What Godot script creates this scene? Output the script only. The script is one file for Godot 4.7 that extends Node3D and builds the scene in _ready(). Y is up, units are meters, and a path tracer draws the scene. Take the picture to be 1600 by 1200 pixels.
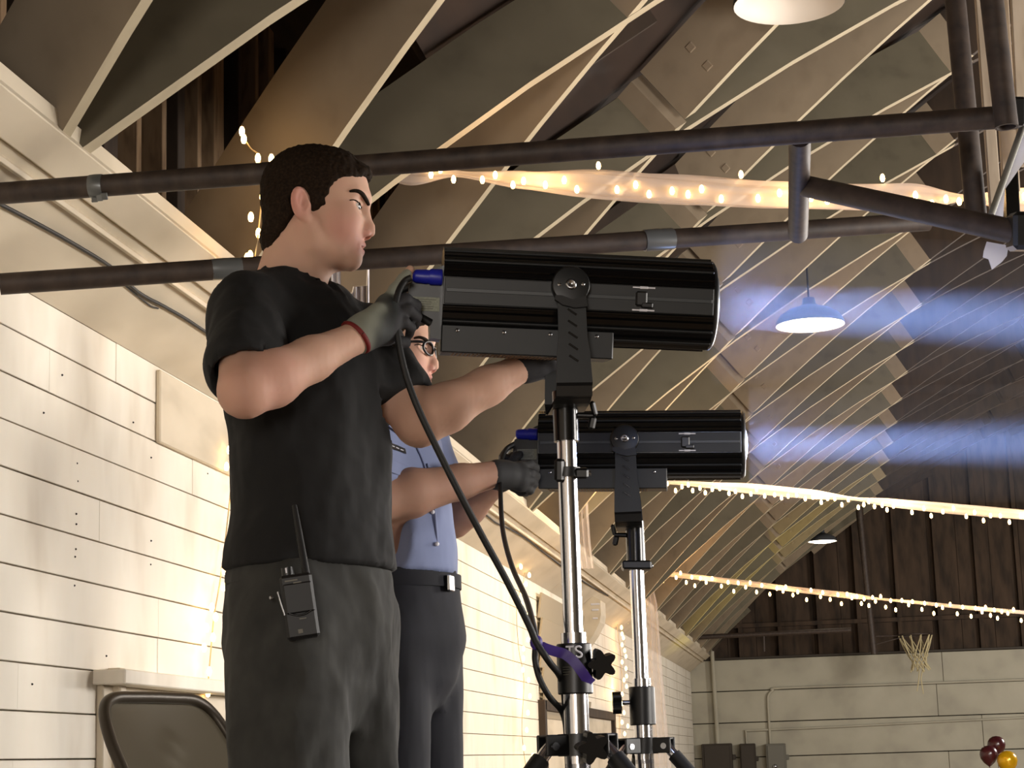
extends Node3D
# A gymnasium with a lamella barrel roof: two operators on a stage aim follow spots into the hall.

const IMG := Vector2(1600.0, 1200.0)
const FOCAL := 3051.42
const EYE := Vector3(0.0, 1.4, 0.0)
# vault: circle of the lamellas' lower edges
const VR := 12.0
const VTH := 0.8028515
const SPX := -1.6
const SPY := 2.79
const WALLX := -1.872
const FARZ := -28.0

var cam_basis := Basis()
var M := {}
var taken := {}


func _ready() -> void:
	setup_camera()
	setup_environment()
	setup_added_lights()
	make_materials()
	build_shell()
	build_roof()
	build_far_wall()
	build_left_wall()
	build_pipe_frame()
	build_pendants()
	build_swags()
	build_drapes()
	build_right_clutter()
	build_tripods()
	build_spotlights()
	build_people()
	build_chair()
	build_cables()
	build_far_things()
	build_beams()


# ---------------------------------------------------------------- camera, sky, added lights, exposure
func setup_camera() -> void:
	var yaw := deg_to_rad(8.735)
	var pitch := deg_to_rad(10.94)
	var roll := deg_to_rad(-1.7824)
	cam_basis = Basis(Vector3.UP, yaw) * Basis(Vector3.RIGHT, pitch) * Basis(Vector3.BACK, roll)
	var cam := Camera3D.new()
	cam.name = "camera"
	cam.transform = Transform3D(cam_basis, EYE)
	cam.fov = rad_to_deg(2.0 * atan(IMG.y / 2.0 / FOCAL))
	cam.near = 0.05
	cam.far = 200.0
	add_child(cam)
	cam.current = true


func setup_environment() -> void:
	var e := Environment.new()
	e.background_mode = Environment.BG_COLOR
	e.background_color = Color(0.02, 0.02, 0.025)
	e.tonemap_mode = Environment.TONE_MAPPER_LINEAR
	e.tonemap_exposure = 1.0
	e.sdfgi_enabled = true
	e.ssao_enabled = true
	e.ssil_enabled = true
	e.volumetric_fog_enabled = true
	e.volumetric_fog_density = 0.0
	var w := WorldEnvironment.new()
	w.name = "world"
	w.environment = e
	add_child(w)


# Unseen lights added out of view to brighten wall, roof and people: [position, energy, radius, colour]
func setup_added_lights() -> void:
	var warm := Color(1.0, 0.972, 0.94)
	var cool := Color(1.0, 0.965, 0.93)
	for d in [
		[Vector3(2.8, 2.2, -4.3), 11.5, 0.6, warm],
		[Vector3(2.9, 2.5, -6.8), 11.5, 0.6, warm],
		[Vector3(3.3, 2.4, -11.0), 10.0, 0.4, warm],
		[Vector3(3.6, 2.5, -16.2), 14.0, 0.4, warm],
		[Vector3(4.0, 2.6, -22.4), 14.0, 0.4, warm],
		[Vector3(-0.2, 2.0, 2.3), 9.5, 0.6, cool],
	]:
		added_light(d[0], d[1], d[2], d[3])


func added_light(at: Vector3, energy: float, r: float, c: Color) -> void:  # bare light added for brightness, no lamp stands there
	var l := OmniLight3D.new()
	l.name = "added_light"
	l.position = at - Vector3(0, 0.06, 0)
	l.light_energy = energy
	l.light_color = c
	l.light_size = r
	l.omni_range = 40.0
	l.omni_attenuation = 2.0
	l.shadow_enabled = true
	add_child(l, true)


# ---------------------------------------------------------------- small library
func ray(u: float, v: float) -> Vector3:
	return cam_basis * Vector3((u - 800.0) / FOCAL, -(v - 600.0) / FOCAL, -1.0)


# the point seen at (u, v) that stands h metres away along the floor
func P(u: float, v: float, h: float) -> Vector3:
	var d := ray(u, v)
	var f := -cam_basis.z
	f.y = 0.0
	f = f.normalized()
	return EYE + d * (h / d.dot(f))


# the point seen at (u, v) on the plane through o with normal n
func on_plane(u: float, v: float, o: Vector3, n: Vector3) -> Vector3:
	var d := ray(u, v)
	return EYE + d * ((o - EYE).dot(n) / d.dot(n))


func on_wall(u: float, v: float, off := 0.0) -> Vector3:
	return on_plane(u, v, Vector3(WALLX + off, 0, 0), Vector3.RIGHT)


# metres per pixel at horizontal distance h, near the middle of the picture
func mpp(h: float) -> float:
	return h / FOCAL / 0.985


func vault(s: float, z: float, out := 0.0) -> Vector3:
	var a := VTH - s / VR
	var r := VR + out
	return Vector3(SPX + VR * sin(VTH) - r * sin(a), SPY - VR * cos(VTH) + r * cos(a), -z)


func numbered(n: String) -> String:
	if not taken.has(n):
		taken[n] = 0
		return n
	taken[n] += 1
	return "%s_%03d" % [n, taken[n]]


func tag(o: Node3D, label: String, category: String, group := "", kind := "") -> Node3D:
	if label:
		o.set_meta("label", label)
	if category:
		o.set_meta("category", category)
	if group:
		o.set_meta("group", group)
	if kind:
		o.set_meta("kind", kind)
	return o


func thing(called: String, label: String, category: String, at := Vector3.ZERO, group := "") -> Node3D:
	var o := Node3D.new()
	o.name = numbered(called)
	add_child(o)
	o.position = at
	return tag(o, label, category, group)


func structure(called: String) -> Node3D:
	var o := Node3D.new()
	o.name = numbered(called)
	add_child(o)
	o.set_meta("kind", "structure")
	return o


# commits a builder as one named mesh; geometry is given in world coordinates and stored relative to its thing
func put(called: String, mb: Mb, mat: Material, parent: Node3D = null) -> MeshInstance3D:
	var o := MeshInstance3D.new()
	var shift := Vector3.ZERO
	var n := parent
	while n and n != self:
		shift += n.position
		n = n.get_parent() as Node3D
	o.mesh = mb.mesh(shift)
	o.material_override = null
	for i in o.mesh.get_surface_count():
		o.mesh.surface_set_material(i, mat)
	if parent:
		o.name = called
		parent.add_child(o, true)
	else:
		o.name = numbered(called)
		add_child(o)
	return o


func put_mesh(called: String, m: Mesh, at: Transform3D, parent: Node3D) -> MeshInstance3D:
	var o := MeshInstance3D.new()
	o.mesh = m
	o.transform = at
	o.name = called
	parent.add_child(o, true)
	return o


# mesh builder: collects triangles, counter-clockwise seen from outside; closed pieces are turned right side out
class Mb:
	var v := PackedVector3Array()
	var uv := PackedVector2Array()
	var col := PackedColorArray()
	var idx := PackedInt32Array()
	var uses_color := false
	var ink := Color.WHITE
	var weld := PackedInt32Array()

	func vert(p: Vector3, t := Vector2.ZERO) -> int:
		v.append(p)
		uv.append(t)
		col.append(ink)
		return v.size() - 1

	func tri(a: int, b: int, c: int) -> void:
		idx.append(a)
		idx.append(b)
		idx.append(c)

	func quad(a: int, b: int, c: int, d: int) -> void:
		tri(a, b, c)
		tri(a, c, d)

	func face(pts: Array) -> void:
		var b := v.size()
		var o: Vector3 = pts[0]
		var e: Vector3 = (pts[1] - o).normalized()
		for p in pts:
			vert(p, Vector2((p - o).dot(e), (p - o - e * (p - o).dot(e)).length()))
		for i in range(1, pts.size() - 1):
			tri(b, b + i, b + i + 1)

	# turn the closed piece that starts at index i0 right side out
	func outward(i0: int) -> void:
		var vol := 0.0
		for i in range(i0, idx.size(), 3):
			vol += v[idx[i]].dot(v[idx[i + 1]].cross(v[idx[i + 2]]))
		if vol < 0.0:
			for i in range(i0, idx.size(), 3):
				var t := idx[i + 1]
				idx[i + 1] = idx[i + 2]
				idx[i + 2] = t

	# box with chamfered edges: t places it, s is its full size
	func box(t: Transform3D, s: Vector3, c := 0.0) -> void:
		var i0 := idx.size()
		var h := s * 0.5
		c = minf(c, minf(h.x, minf(h.y, h.z)) * 0.9)
		if c <= 0.0:
			for ax in 3:
				for sg: float in [-1.0, 1.0]:
					var n := Vector3.ZERO
					n[ax] = sg
					var a := Vector3.ZERO
					a[(ax + 1) % 3] = 1.0
					var b := n.cross(a)
					var q := []
					for k: Vector2 in [Vector2(-1, -1), Vector2(1, -1), Vector2(1, 1), Vector2(-1, 1)]:
						q.append(t * ((n + a * k.x + b * k.y) * h))
					face(q)
			return outward(i0)
		var corner := {}
		for sx: float in [-1.0, 1.0]:
			for sy: float in [-1.0, 1.0]:
				for sz: float in [-1.0, 1.0]:
					for ax in 3:
						var p := Vector3(sx, sy, sz) * (h - Vector3(c, c, c))
						p[ax] = Vector3(sx, sy, sz)[ax] * h[ax]
						corner[[sx, sy, sz, ax]] = t * p
		for ax in 3:
			var b1 := (ax + 1) % 3
			var b2 := (ax + 2) % 3
			for sg: float in [-1.0, 1.0]:
				var q := []
				for k: Vector2 in [Vector2(-1, -1), Vector2(1, -1), Vector2(1, 1), Vector2(-1, 1)]:
					var key := [0.0, 0.0, 0.0]
					key[ax] = sg
					key[b1] = k.x * sg
					key[b2] = k.y
					q.append(corner[[key[0], key[1], key[2], ax]])
				face(q)
			for k: Vector2 in [Vector2(-1, -1), Vector2(1, -1), Vector2(1, 1), Vector2(-1, 1)]:
				var q := []
				for e in [[-1.0, b1], [1.0, b1], [1.0, b2], [-1.0, b2]]:
					var key := [0.0, 0.0, 0.0]
					key[ax] = e[0]
					key[b1] = k.x
					key[b2] = k.y
					q.append(corner[[key[0], key[1], key[2], e[1]]])
				if k.x * k.y < 0.0:
					q.reverse()
				face(q)
		for sx: float in [-1.0, 1.0]:
			for sy: float in [-1.0, 1.0]:
				for sz: float in [-1.0, 1.0]:
					var q := []
					for ax in 3:
						q.append(corner[[sx, sy, sz, ax]])
					if sx * sy * sz < 0.0:
						q.reverse()
					face(q)
		outward(i0)

	# a straight bar of rectangular section w (along side) by h, from a to b
	func bar(a: Vector3, b: Vector3, w: float, h: float, side: Vector3, c := 0.0) -> void:
		var d := (b - a).normalized()
		var x := (side - d * side.dot(d)).normalized()
		box(Transform3D(Basis(x, d, x.cross(d)), (a + b) * 0.5), Vector3(w, a.distance_to(b), h), c)

	# rings of points joined into a skin; closed around; capped at the ends when cap
	func loft(rings: Array, cap := true, round_ := true) -> void:
		var i0 := idx.size()
		var n: int = rings[0].size()
		var base := []
		var m := n + 1 if round_ else n
		for r in rings.size():
			base.append(v.size())
			for k in m:
				vert(rings[r][k % n], Vector2(float(k) / n, float(r) / maxf(1.0, rings.size() - 1)))
			if round_:
				weld.append(base[r])
				weld.append(base[r] + n)
		for r in rings.size() - 1:
			for k in m - 1:
				quad(base[r] + k, base[r] + k + 1, base[r + 1] + k + 1, base[r + 1] + k)
		if cap:
			for e in [0, rings.size() - 1]:
				var b := v.size()
				var c := Vector3.ZERO
				for k in n:
					c += rings[e][k]
				vert(c / n)
				for k in n:
					vert(rings[e][k])
				for k in n:
					if e == 0:
						tri(b, b + 1 + (k + 1) % n, b + 1 + k)
					else:
						tri(b, b + 1 + k, b + 1 + (k + 1) % n)
			outward(i0)

	func tube(pts: Array, r: Variant, n := 10, cap := true) -> void:
		var rings := []
		var up := Vector3.ZERO
		for i in pts.size():
			var d: Vector3 = (pts[mini(i + 1, pts.size() - 1)] - pts[maxi(i - 1, 0)]).normalized()
			if up == Vector3.ZERO:
				up = d.cross(Vector3.UP if absf(d.y) < 0.9 else Vector3.RIGHT).normalized()
			up = (up - d * up.dot(d)).normalized()
			var w := d.cross(up)
			var rr: float = r[i] if r is Array else r
			var ring := []
			for k in n:
				var a := TAU * k / n
				ring.append(pts[i] + (up * cos(a) + w * sin(a)) * rr)
			rings.append(ring)
		loft(rings, cap)

	# profile of (radius, height) turned round the axis d from o; a repeated point makes a hard edge
	func lathe(o: Vector3, d: Vector3, prof: Array, n := 24) -> void:
		var i0 := idx.size()
		d = d.normalized()
		var x := d.cross(Vector3.UP if absf(d.y) < 0.9 else Vector3.RIGHT).normalized()
		var y := d.cross(x)
		var before := -1
		for s in prof.size():
			var a: Vector2 = prof[s]
			if s > 0 and a.is_equal_approx(prof[s - 1]):
				before = -1
			var base := v.size()
			for k in n + 1:
				var t := TAU * k / n
				vert(o + d * a.y + (x * cos(t) + y * sin(t)) * a.x, Vector2(float(k) / n, a.y))
			weld.append(base)
			weld.append(base + n)
			if before >= 0:
				for k in n:
					quad(before + k, before + k + 1, base + k + 1, base + k)
			before = base
		outward(i0)

	# polygon pts in the plane (x, y) of t, pulled along its z by depth
	func prism(t: Transform3D, pts: PackedVector2Array, depth: float) -> void:
		var i0 := idx.size()
		var n := pts.size()
		var inds := Geometry2D.triangulate_polygon(pts)
		for e in 2:
			var b := v.size()
			for p in pts:
				vert(t * Vector3(p.x, p.y, depth * e), p)
			for i in range(0, inds.size(), 3):
				if e == 1:
					tri(b + inds[i], b + inds[i + 1], b + inds[i + 2])
				else:
					tri(b + inds[i], b + inds[i + 2], b + inds[i + 1])
		var area := 0.0
		for i in n:
			area += pts[i].cross(pts[(i + 1) % n])
		for i in n:
			var a := pts[i]
			var b := pts[(i + 1) % n]
			var q := [t * Vector3(a.x, a.y, 0), t * Vector3(b.x, b.y, 0), t * Vector3(b.x, b.y, depth), t * Vector3(a.x, a.y, depth)]
			face(q)
		var flip := false
		if inds.size() >= 3:
			var c := (pts[inds[1]] - pts[inds[0]]).cross(pts[inds[2]] - pts[inds[0]])
			flip = (c < 0.0) != (area < 0.0)
		if flip:
			for i in range(i0, i0 + inds.size() * 2, 3):
				var s := idx[i + 1]
				idx[i + 1] = idx[i + 2]
				idx[i + 2] = s
		outward(i0)

	func ball(t: Transform3D, n := 12, m := 8) -> void:
		var i0 := idx.size()
		var b := v.size()
		for j in m + 1:
			var th := PI * j / m
			for k in n + 1:
				var ph := TAU * k / n
				vert(t * Vector3(sin(th) * cos(ph), cos(th), sin(th) * sin(ph)), Vector2(float(k) / n, float(j) / m))
			weld.append(b + j * (n + 1))
			weld.append(b + j * (n + 1) + n)
		for j in m:
			for k in n:
				var a := b + j * (n + 1) + k
				quad(a, a + 1, a + n + 2, a + n + 1)
		outward(i0)

	func append(o: Mb, t := Transform3D.IDENTITY) -> void:
		var b := v.size()
		for i in o.v.size():
			v.append(t * o.v[i])
		for w in o.weld:
			weld.append(b + w)
		uv.append_array(o.uv)
		col.append_array(o.col)
		uses_color = uses_color or o.uses_color
		var i0 := idx.size()
		for i in o.idx:
			idx.append(b + i)
		if t.basis.determinant() < 0.0:
			for i in range(i0, idx.size(), 3):
				var s := idx[i + 1]
				idx[i + 1] = idx[i + 2]
				idx[i + 2] = s

	func mesh(shift := Vector3.ZERO) -> ArrayMesh:
		var nrm := PackedVector3Array()
		nrm.resize(v.size())
		var pos := PackedVector3Array()
		pos.resize(v.size())
		for i in v.size():
			pos[i] = v[i] - shift
		var cw := PackedInt32Array()
		cw.resize(idx.size())
		# vertices of a smooth skin that lie in one place share their normal
		for i in range(0, idx.size(), 3):
			var a := idx[i]
			var b := idx[i + 1]
			var c := idx[i + 2]
			var n := (v[b] - v[a]).cross(v[c] - v[a])
			nrm[a] += n
			nrm[b] += n
			nrm[c] += n
			cw[i] = a
			cw[i + 1] = c
			cw[i + 2] = b
		for i in range(0, weld.size(), 2):
			var both := nrm[weld[i]] + nrm[weld[i + 1]]
			nrm[weld[i]] = both
			nrm[weld[i + 1]] = both
		for i in nrm.size():
			nrm[i] = nrm[i].normalized()
		var arr := []
		arr.resize(Mesh.ARRAY_MAX)
		arr[Mesh.ARRAY_VERTEX] = pos
		arr[Mesh.ARRAY_NORMAL] = nrm
		arr[Mesh.ARRAY_TEX_UV] = uv
		if uses_color:
			arr[Mesh.ARRAY_COLOR] = col
		arr[Mesh.ARRAY_INDEX] = cw
		var m := ArrayMesh.new()
		m.add_surface_from_arrays(Mesh.PRIMITIVE_TRIANGLES, arr)
		return m


# ---------------------------------------------------------------- materials
func noise_tex(sd: int, freq: float, ramp: Array, octaves := 4, size := 256, normal := 0.0) -> NoiseTexture2D:
	var n := FastNoiseLite.new()
	n.seed = sd
	n.noise_type = FastNoiseLite.TYPE_SIMPLEX_SMOOTH
	n.frequency = freq
	n.fractal_octaves = octaves
	var t := NoiseTexture2D.new()
	t.width = size
	t.height = size
	t.seamless = true
	t.noise = n
	if normal > 0.0:
		t.as_normal_map = true
		t.bump_strength = normal
	elif ramp.size():
		var g := Gradient.new()
		g.offsets = PackedFloat32Array()
		var offs := PackedFloat32Array()
		var cols := PackedColorArray()
		for i in ramp.size():
			offs.append(float(i) / (ramp.size() - 1))
			cols.append(ramp[i])
		g.offsets = offs
		g.colors = cols
		t.color_ramp = g
	return t


func plain(c: Color, rough := 0.7, metal := 0.0) -> StandardMaterial3D:
	var m := StandardMaterial3D.new()
	m.albedo_color = c
	m.roughness = rough
	m.metallic = metal
	return m


# colour varied by noise on three planes of the object's own axes
func mottled(sd: int, ramp: Array, scale: Vector3, rough := 0.75, freq := 0.02, world_axes := true) -> StandardMaterial3D:
	var m := plain(Color.WHITE, rough)
	m.albedo_texture = noise_tex(sd, freq, ramp)
	m.uv1_triplanar = true
	m.uv1_world_triplanar = world_axes
	m.uv1_scale = scale
	return m


func relief(m: StandardMaterial3D, sd: int, freq: float, depth: float) -> StandardMaterial3D:
	m.heightmap_enabled = true
	m.heightmap_texture = noise_tex(sd, freq, [Color.BLACK, Color.WHITE])
	m.heightmap_scale = depth
	return m


func glowing(c: Color, energy: float) -> StandardMaterial3D:
	var m := plain(c, 0.4)
	m.emission_enabled = true
	m.emission = c
	m.emission_energy_multiplier = energy
	return m


func make_materials() -> void:
	M.wall = mottled(1, [Color(0.83, 0.79, 0.72), Color(0.91, 0.88, 0.82), Color(0.93, 0.905, 0.85), Color(0.88, 0.85, 0.79)], Vector3(0.6, 0.25, 0.6), 0.6)
	M.trim = mottled(2, [Color(0.72, 0.67, 0.58), Color(0.82, 0.77, 0.68), Color(0.85, 0.8, 0.71)], Vector3(0.8, 0.8, 0.3), 0.6)
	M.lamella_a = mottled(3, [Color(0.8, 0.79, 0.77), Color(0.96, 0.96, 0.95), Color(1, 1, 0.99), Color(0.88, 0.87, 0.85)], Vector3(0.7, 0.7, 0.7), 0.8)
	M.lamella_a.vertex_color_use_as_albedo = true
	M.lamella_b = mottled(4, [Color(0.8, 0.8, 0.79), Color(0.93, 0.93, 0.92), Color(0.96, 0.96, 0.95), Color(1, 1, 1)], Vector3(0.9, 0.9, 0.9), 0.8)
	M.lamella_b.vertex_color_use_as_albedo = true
	M.bolt_paint = plain(Color(0.55, 0.49, 0.41), 0.75)
	M.raw_wood = mottled(5, [Color(0.15, 0.115, 0.085), Color(0.22, 0.17, 0.125), Color(0.26, 0.2, 0.15)], Vector3(1.5, 0.4, 1.5), 0.85)
	M.deck = mottled(6, [Color(0.1, 0.07, 0.055), Color(0.17, 0.115, 0.08), Color(0.2, 0.14, 0.1)], Vector3(1.5, 1.5, 0.2), 0.9)
	M.gable = mottled(7, [Color(0.15, 0.115, 0.085), Color(0.25, 0.195, 0.145), Color(0.3, 0.235, 0.18)], Vector3(1.2, 0.3, 1.2), 0.9)
	M.pale_stud = mottled(8, [Color(0.36, 0.28, 0.2), Color(0.52, 0.42, 0.31), Color(0.56, 0.47, 0.36)], Vector3(3, 0.6, 3), 0.8)
	M.far_wall = mottled(9, [Color(0.6, 0.58, 0.52), Color(0.66, 0.64, 0.57), Color(0.69, 0.67, 0.6)], Vector3(0.3, 0.3, 0.3), 0.75)
	M.floor = mottled(10, [Color(0.42, 0.34, 0.25), Color(0.5, 0.41, 0.31), Color(0.55, 0.46, 0.36)], Vector3(0.3, 1, 1.4), 0.35)
	M.stage = mottled(11, [Color(0.2, 0.17, 0.14), Color(0.27, 0.23, 0.19)], Vector3(1, 1, 1), 0.6)
	M.plaster = plain(Color(0.6, 0.56, 0.48), 0.85)
	M.rust = mottled(12, [Color(0.12, 0.09, 0.075), Color(0.2, 0.155, 0.125), Color(0.235, 0.185, 0.15), Color(0.28, 0.23, 0.19)], Vector3(4, 4, 4), 0.6)
	M.tape = plain(Color(0.42, 0.43, 0.43), 0.35, 0.4)
	M.black_metal = plain(Color(0.045, 0.05, 0.053), 0.38)
	M.grey_metal = mottled(13, [Color(0.082, 0.092, 0.098), Color(0.1, 0.11, 0.116)], Vector3(5, 5, 5), 0.5)
	M.gloss_black = plain(Color(0.02, 0.02, 0.022), 0.22)
	M.stripe = plain(Color(0.2, 0.215, 0.225), 0.42)
	M.chrome = plain(Color(0.86, 0.86, 0.88), 0.16, 1.0)
	M.bolt = plain(Color(0.7, 0.71, 0.73), 0.25, 1.0)
	M.rubber = plain(Color(0.03, 0.03, 0.032), 0.6)
	M.plastic = plain(Color(0.028, 0.028, 0.03), 0.4)
	M.blue = plain(Color(0.1, 0.13, 0.62), 0.4)
	M.paper = mottled(14, [Color(0.5, 0.52, 0.46), Color(0.66, 0.67, 0.6)], Vector3(30, 30, 30), 0.7)
	M.white = plain(Color(0.85, 0.85, 0.88), 0.6)
	M.ribbon = plain(Color(0.25, 0.17, 0.5), 0.5)
	M.wire = plain(Color(0.05, 0.04, 0.035), 0.6)
	M.string_wire = plain(Color(0.7, 0.62, 0.48), 0.6)
	M.bulb = glowing(Color(1.0, 0.8, 0.5), 16.0)
	M.tulle = plain(Color(0.95, 0.9, 0.87, 0.42), 0.9)
	M.tulle.transparency = BaseMaterial3D.TRANSPARENCY_ALPHA
	M.tulle.cull_mode = BaseMaterial3D.CULL_DISABLED
	M.tulle.backlight_enabled = true
	M.tulle.backlight = Color(0.8, 0.75, 0.72)
	M.sheer = M.tulle.duplicate()
	M.sheer.albedo_color = Color(0.95, 0.91, 0.9, 0.34)
	M.cloth_white = plain(Color(0.85, 0.84, 0.86), 0.9)
	M.skin = plain(Color.WHITE, 0.62)
	M.skin.metallic_specular = 0.32
	M.skin.vertex_color_use_as_albedo = true
	M.skin.subsurf_scatter_enabled = true
	M.skin.subsurf_scatter_strength = 0.12
	M.hang_wood = mottled(28, [Color(0.52, 0.46, 0.39), Color(0.64, 0.58, 0.5), Color(0.68, 0.62, 0.55)], Vector3(3, 0.6, 3), 0.8)
	M.radio = plain(Color(0.05, 0.052, 0.056), 0.55)
	M.navy_tag = plain(Color(0.03, 0.035, 0.07), 0.4)
	M.hair = mottled(15, [Color(0.08, 0.06, 0.042), Color(0.14, 0.105, 0.075), Color(0.22, 0.165, 0.115)], Vector3(9, 9, 9), 0.85, 0.06)
	M.hair.metallic_specular = 0.2
	M.tee = relief(mottled(16, [Color(0.028, 0.028, 0.03), Color(0.042, 0.042, 0.045)], Vector3(2, 2, 2), 0.9), 116, 0.008, 1.2)
	M.jeans = relief(mottled(17, [Color(0.12, 0.12, 0.112), Color(0.17, 0.17, 0.16), Color(0.235, 0.235, 0.22)], Vector3(2.2, 1.6, 2.2), 0.9), 117, 0.008, 1.2)
	M.shirt = plain(Color(0.47, 0.51, 0.64), 0.85)
	M.navy = mottled(18, [Color(0.03, 0.036, 0.075), Color(0.045, 0.053, 0.1)], Vector3(2, 2, 2), 0.85)
	M.glove_black = plain(Color(0.03, 0.032, 0.034), 0.7)
	M.glove_grey = mottled(19, [Color(0.3, 0.31, 0.28), Color(0.42, 0.43, 0.39)], Vector3(8, 8, 8), 0.85)
	M.red = plain(Color(0.4, 0.05, 0.05), 0.7)
	M.chair = plain(Color(0.34, 0.31, 0.25), 0.38, 0.35)
	M.chair_dark = plain(Color(0.23, 0.2, 0.16), 0.4, 0.35)
	M.lens = glowing(Color(0.75, 0.84, 1.0), 2.5)
	M.shade_in = plain(Color(0.85, 0.82, 0.78), 0.5)
	M.shade_out = plain(Color(0.25, 0.26, 0.28), 0.45)
	M.lamp_glow = glowing(Color(1.0, 0.95, 0.86), 9.0)
	M.net = plain(Color(0.72, 0.67, 0.52), 0.9)
	M.box_dark = plain(Color(0.2, 0.17, 0.13), 0.7)
	M.box_grey = plain(Color(0.4, 0.39, 0.35), 0.6)
	M.maroon = plain(Color(0.24, 0.085, 0.1), 0.25)
	M.gold = plain(Color(0.78, 0.6, 0.06), 0.22, 0.3)
	M.louver = plain(Color(0.62, 0.57, 0.48), 0.7)


# ---------------------------------------------------------------- room shell
func build_shell() -> void:
	var c_right := SPX + 2.0 * VR * sin(VTH)
	var b := Mb.new()
	b.box(Transform3D(Basis(), Vector3(6.9, -0.15, -11.0)), Vector3(19.6, 0.3, 36.0))
	put("floor", b, M.floor).set_meta("kind", "structure")
	b = Mb.new()
	b.box(Transform3D(Basis(), Vector3(c_right + 0.55, 1.5, -11.0)), Vector3(0.3, 3.0, 36.0))
	put("wall_right", b, M.plaster).set_meta("kind", "structure")
	b = Mb.new()
	b.box(Transform3D(Basis(), Vector3(6.9, 4.0, 6.9)), Vector3(19.6, 8.0, 0.3))
	put("wall_back", b, M.plaster).set_meta("kind", "structure")
	# the stage the operators stand on
	var st := structure("platform")
	b = Mb.new()
	b.box(Transform3D(Basis(), Vector3(-0.33, 0.37, -4.95)), Vector3(3.0, 0.68, 4.5), 0.01)
	put("riser", b, M.stage, st)
	for i in 3:
		b = Mb.new()
		b.box(Transform3D(Basis(), Vector3(-0.33, 0.73, -3.45 - 1.5 * i)), Vector3(3.04, 0.04, 1.496), 0.004)
		put("deck_panel", b, M.stage, st)


# ---------------------------------------------------------------- lamella roof
const BAY := 1.38
const SLANT := 0.43
const ROW := 1.6047
const DEEP := 0.27
const THICK := 0.042


# a lamella from arc position s0 to s1 along the surface; zn is where its line meets the plate
func lamella(dir: float, zn: float, s0: float, s1: float, lift := 0.0, butt0 := false, butt1 := false) -> Mb:
	var rings := []
	var n := 6
	var across := Vector2(1.0, dir * SLANT).normalized()
	for i in n + 1:
		var s := lerpf(s0, s1, float(i) / n)
		var z := zn + dir * SLANT * s
		var ring := []
		for k: Vector2 in [Vector2(-1, 0), Vector2(1, 0), Vector2(1, 1), Vector2(-1, 1)]:
			var side := k.x * THICK * 0.5
			var ss := s - across.y * side
			var zz := z + across.x * side
			if (i == 0 and butt0) or (i == n and butt1):
				# the end is sawn parallel to the lamella it butts against
				var slide := -dir * 0.948 * side
				ss += slide * across.x
				zz += slide * across.y
			ring.append(vault(ss, zz, lift + k.y * DEEP))
		rings.append(ring)
	var b := Mb.new()
	# flat shaded: every side its own vertices
	var i0 := b.idx.size()
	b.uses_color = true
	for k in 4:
		# cream paint with light and shade put in: edge bright, sides dimmer by family
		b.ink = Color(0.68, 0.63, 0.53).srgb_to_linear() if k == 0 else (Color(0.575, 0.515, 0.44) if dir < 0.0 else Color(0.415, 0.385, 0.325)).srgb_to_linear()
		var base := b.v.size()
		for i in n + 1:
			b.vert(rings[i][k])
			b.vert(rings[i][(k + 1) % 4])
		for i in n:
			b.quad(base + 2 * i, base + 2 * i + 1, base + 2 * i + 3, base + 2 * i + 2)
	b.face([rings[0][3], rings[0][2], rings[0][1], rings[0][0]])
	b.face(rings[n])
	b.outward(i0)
	return b


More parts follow.
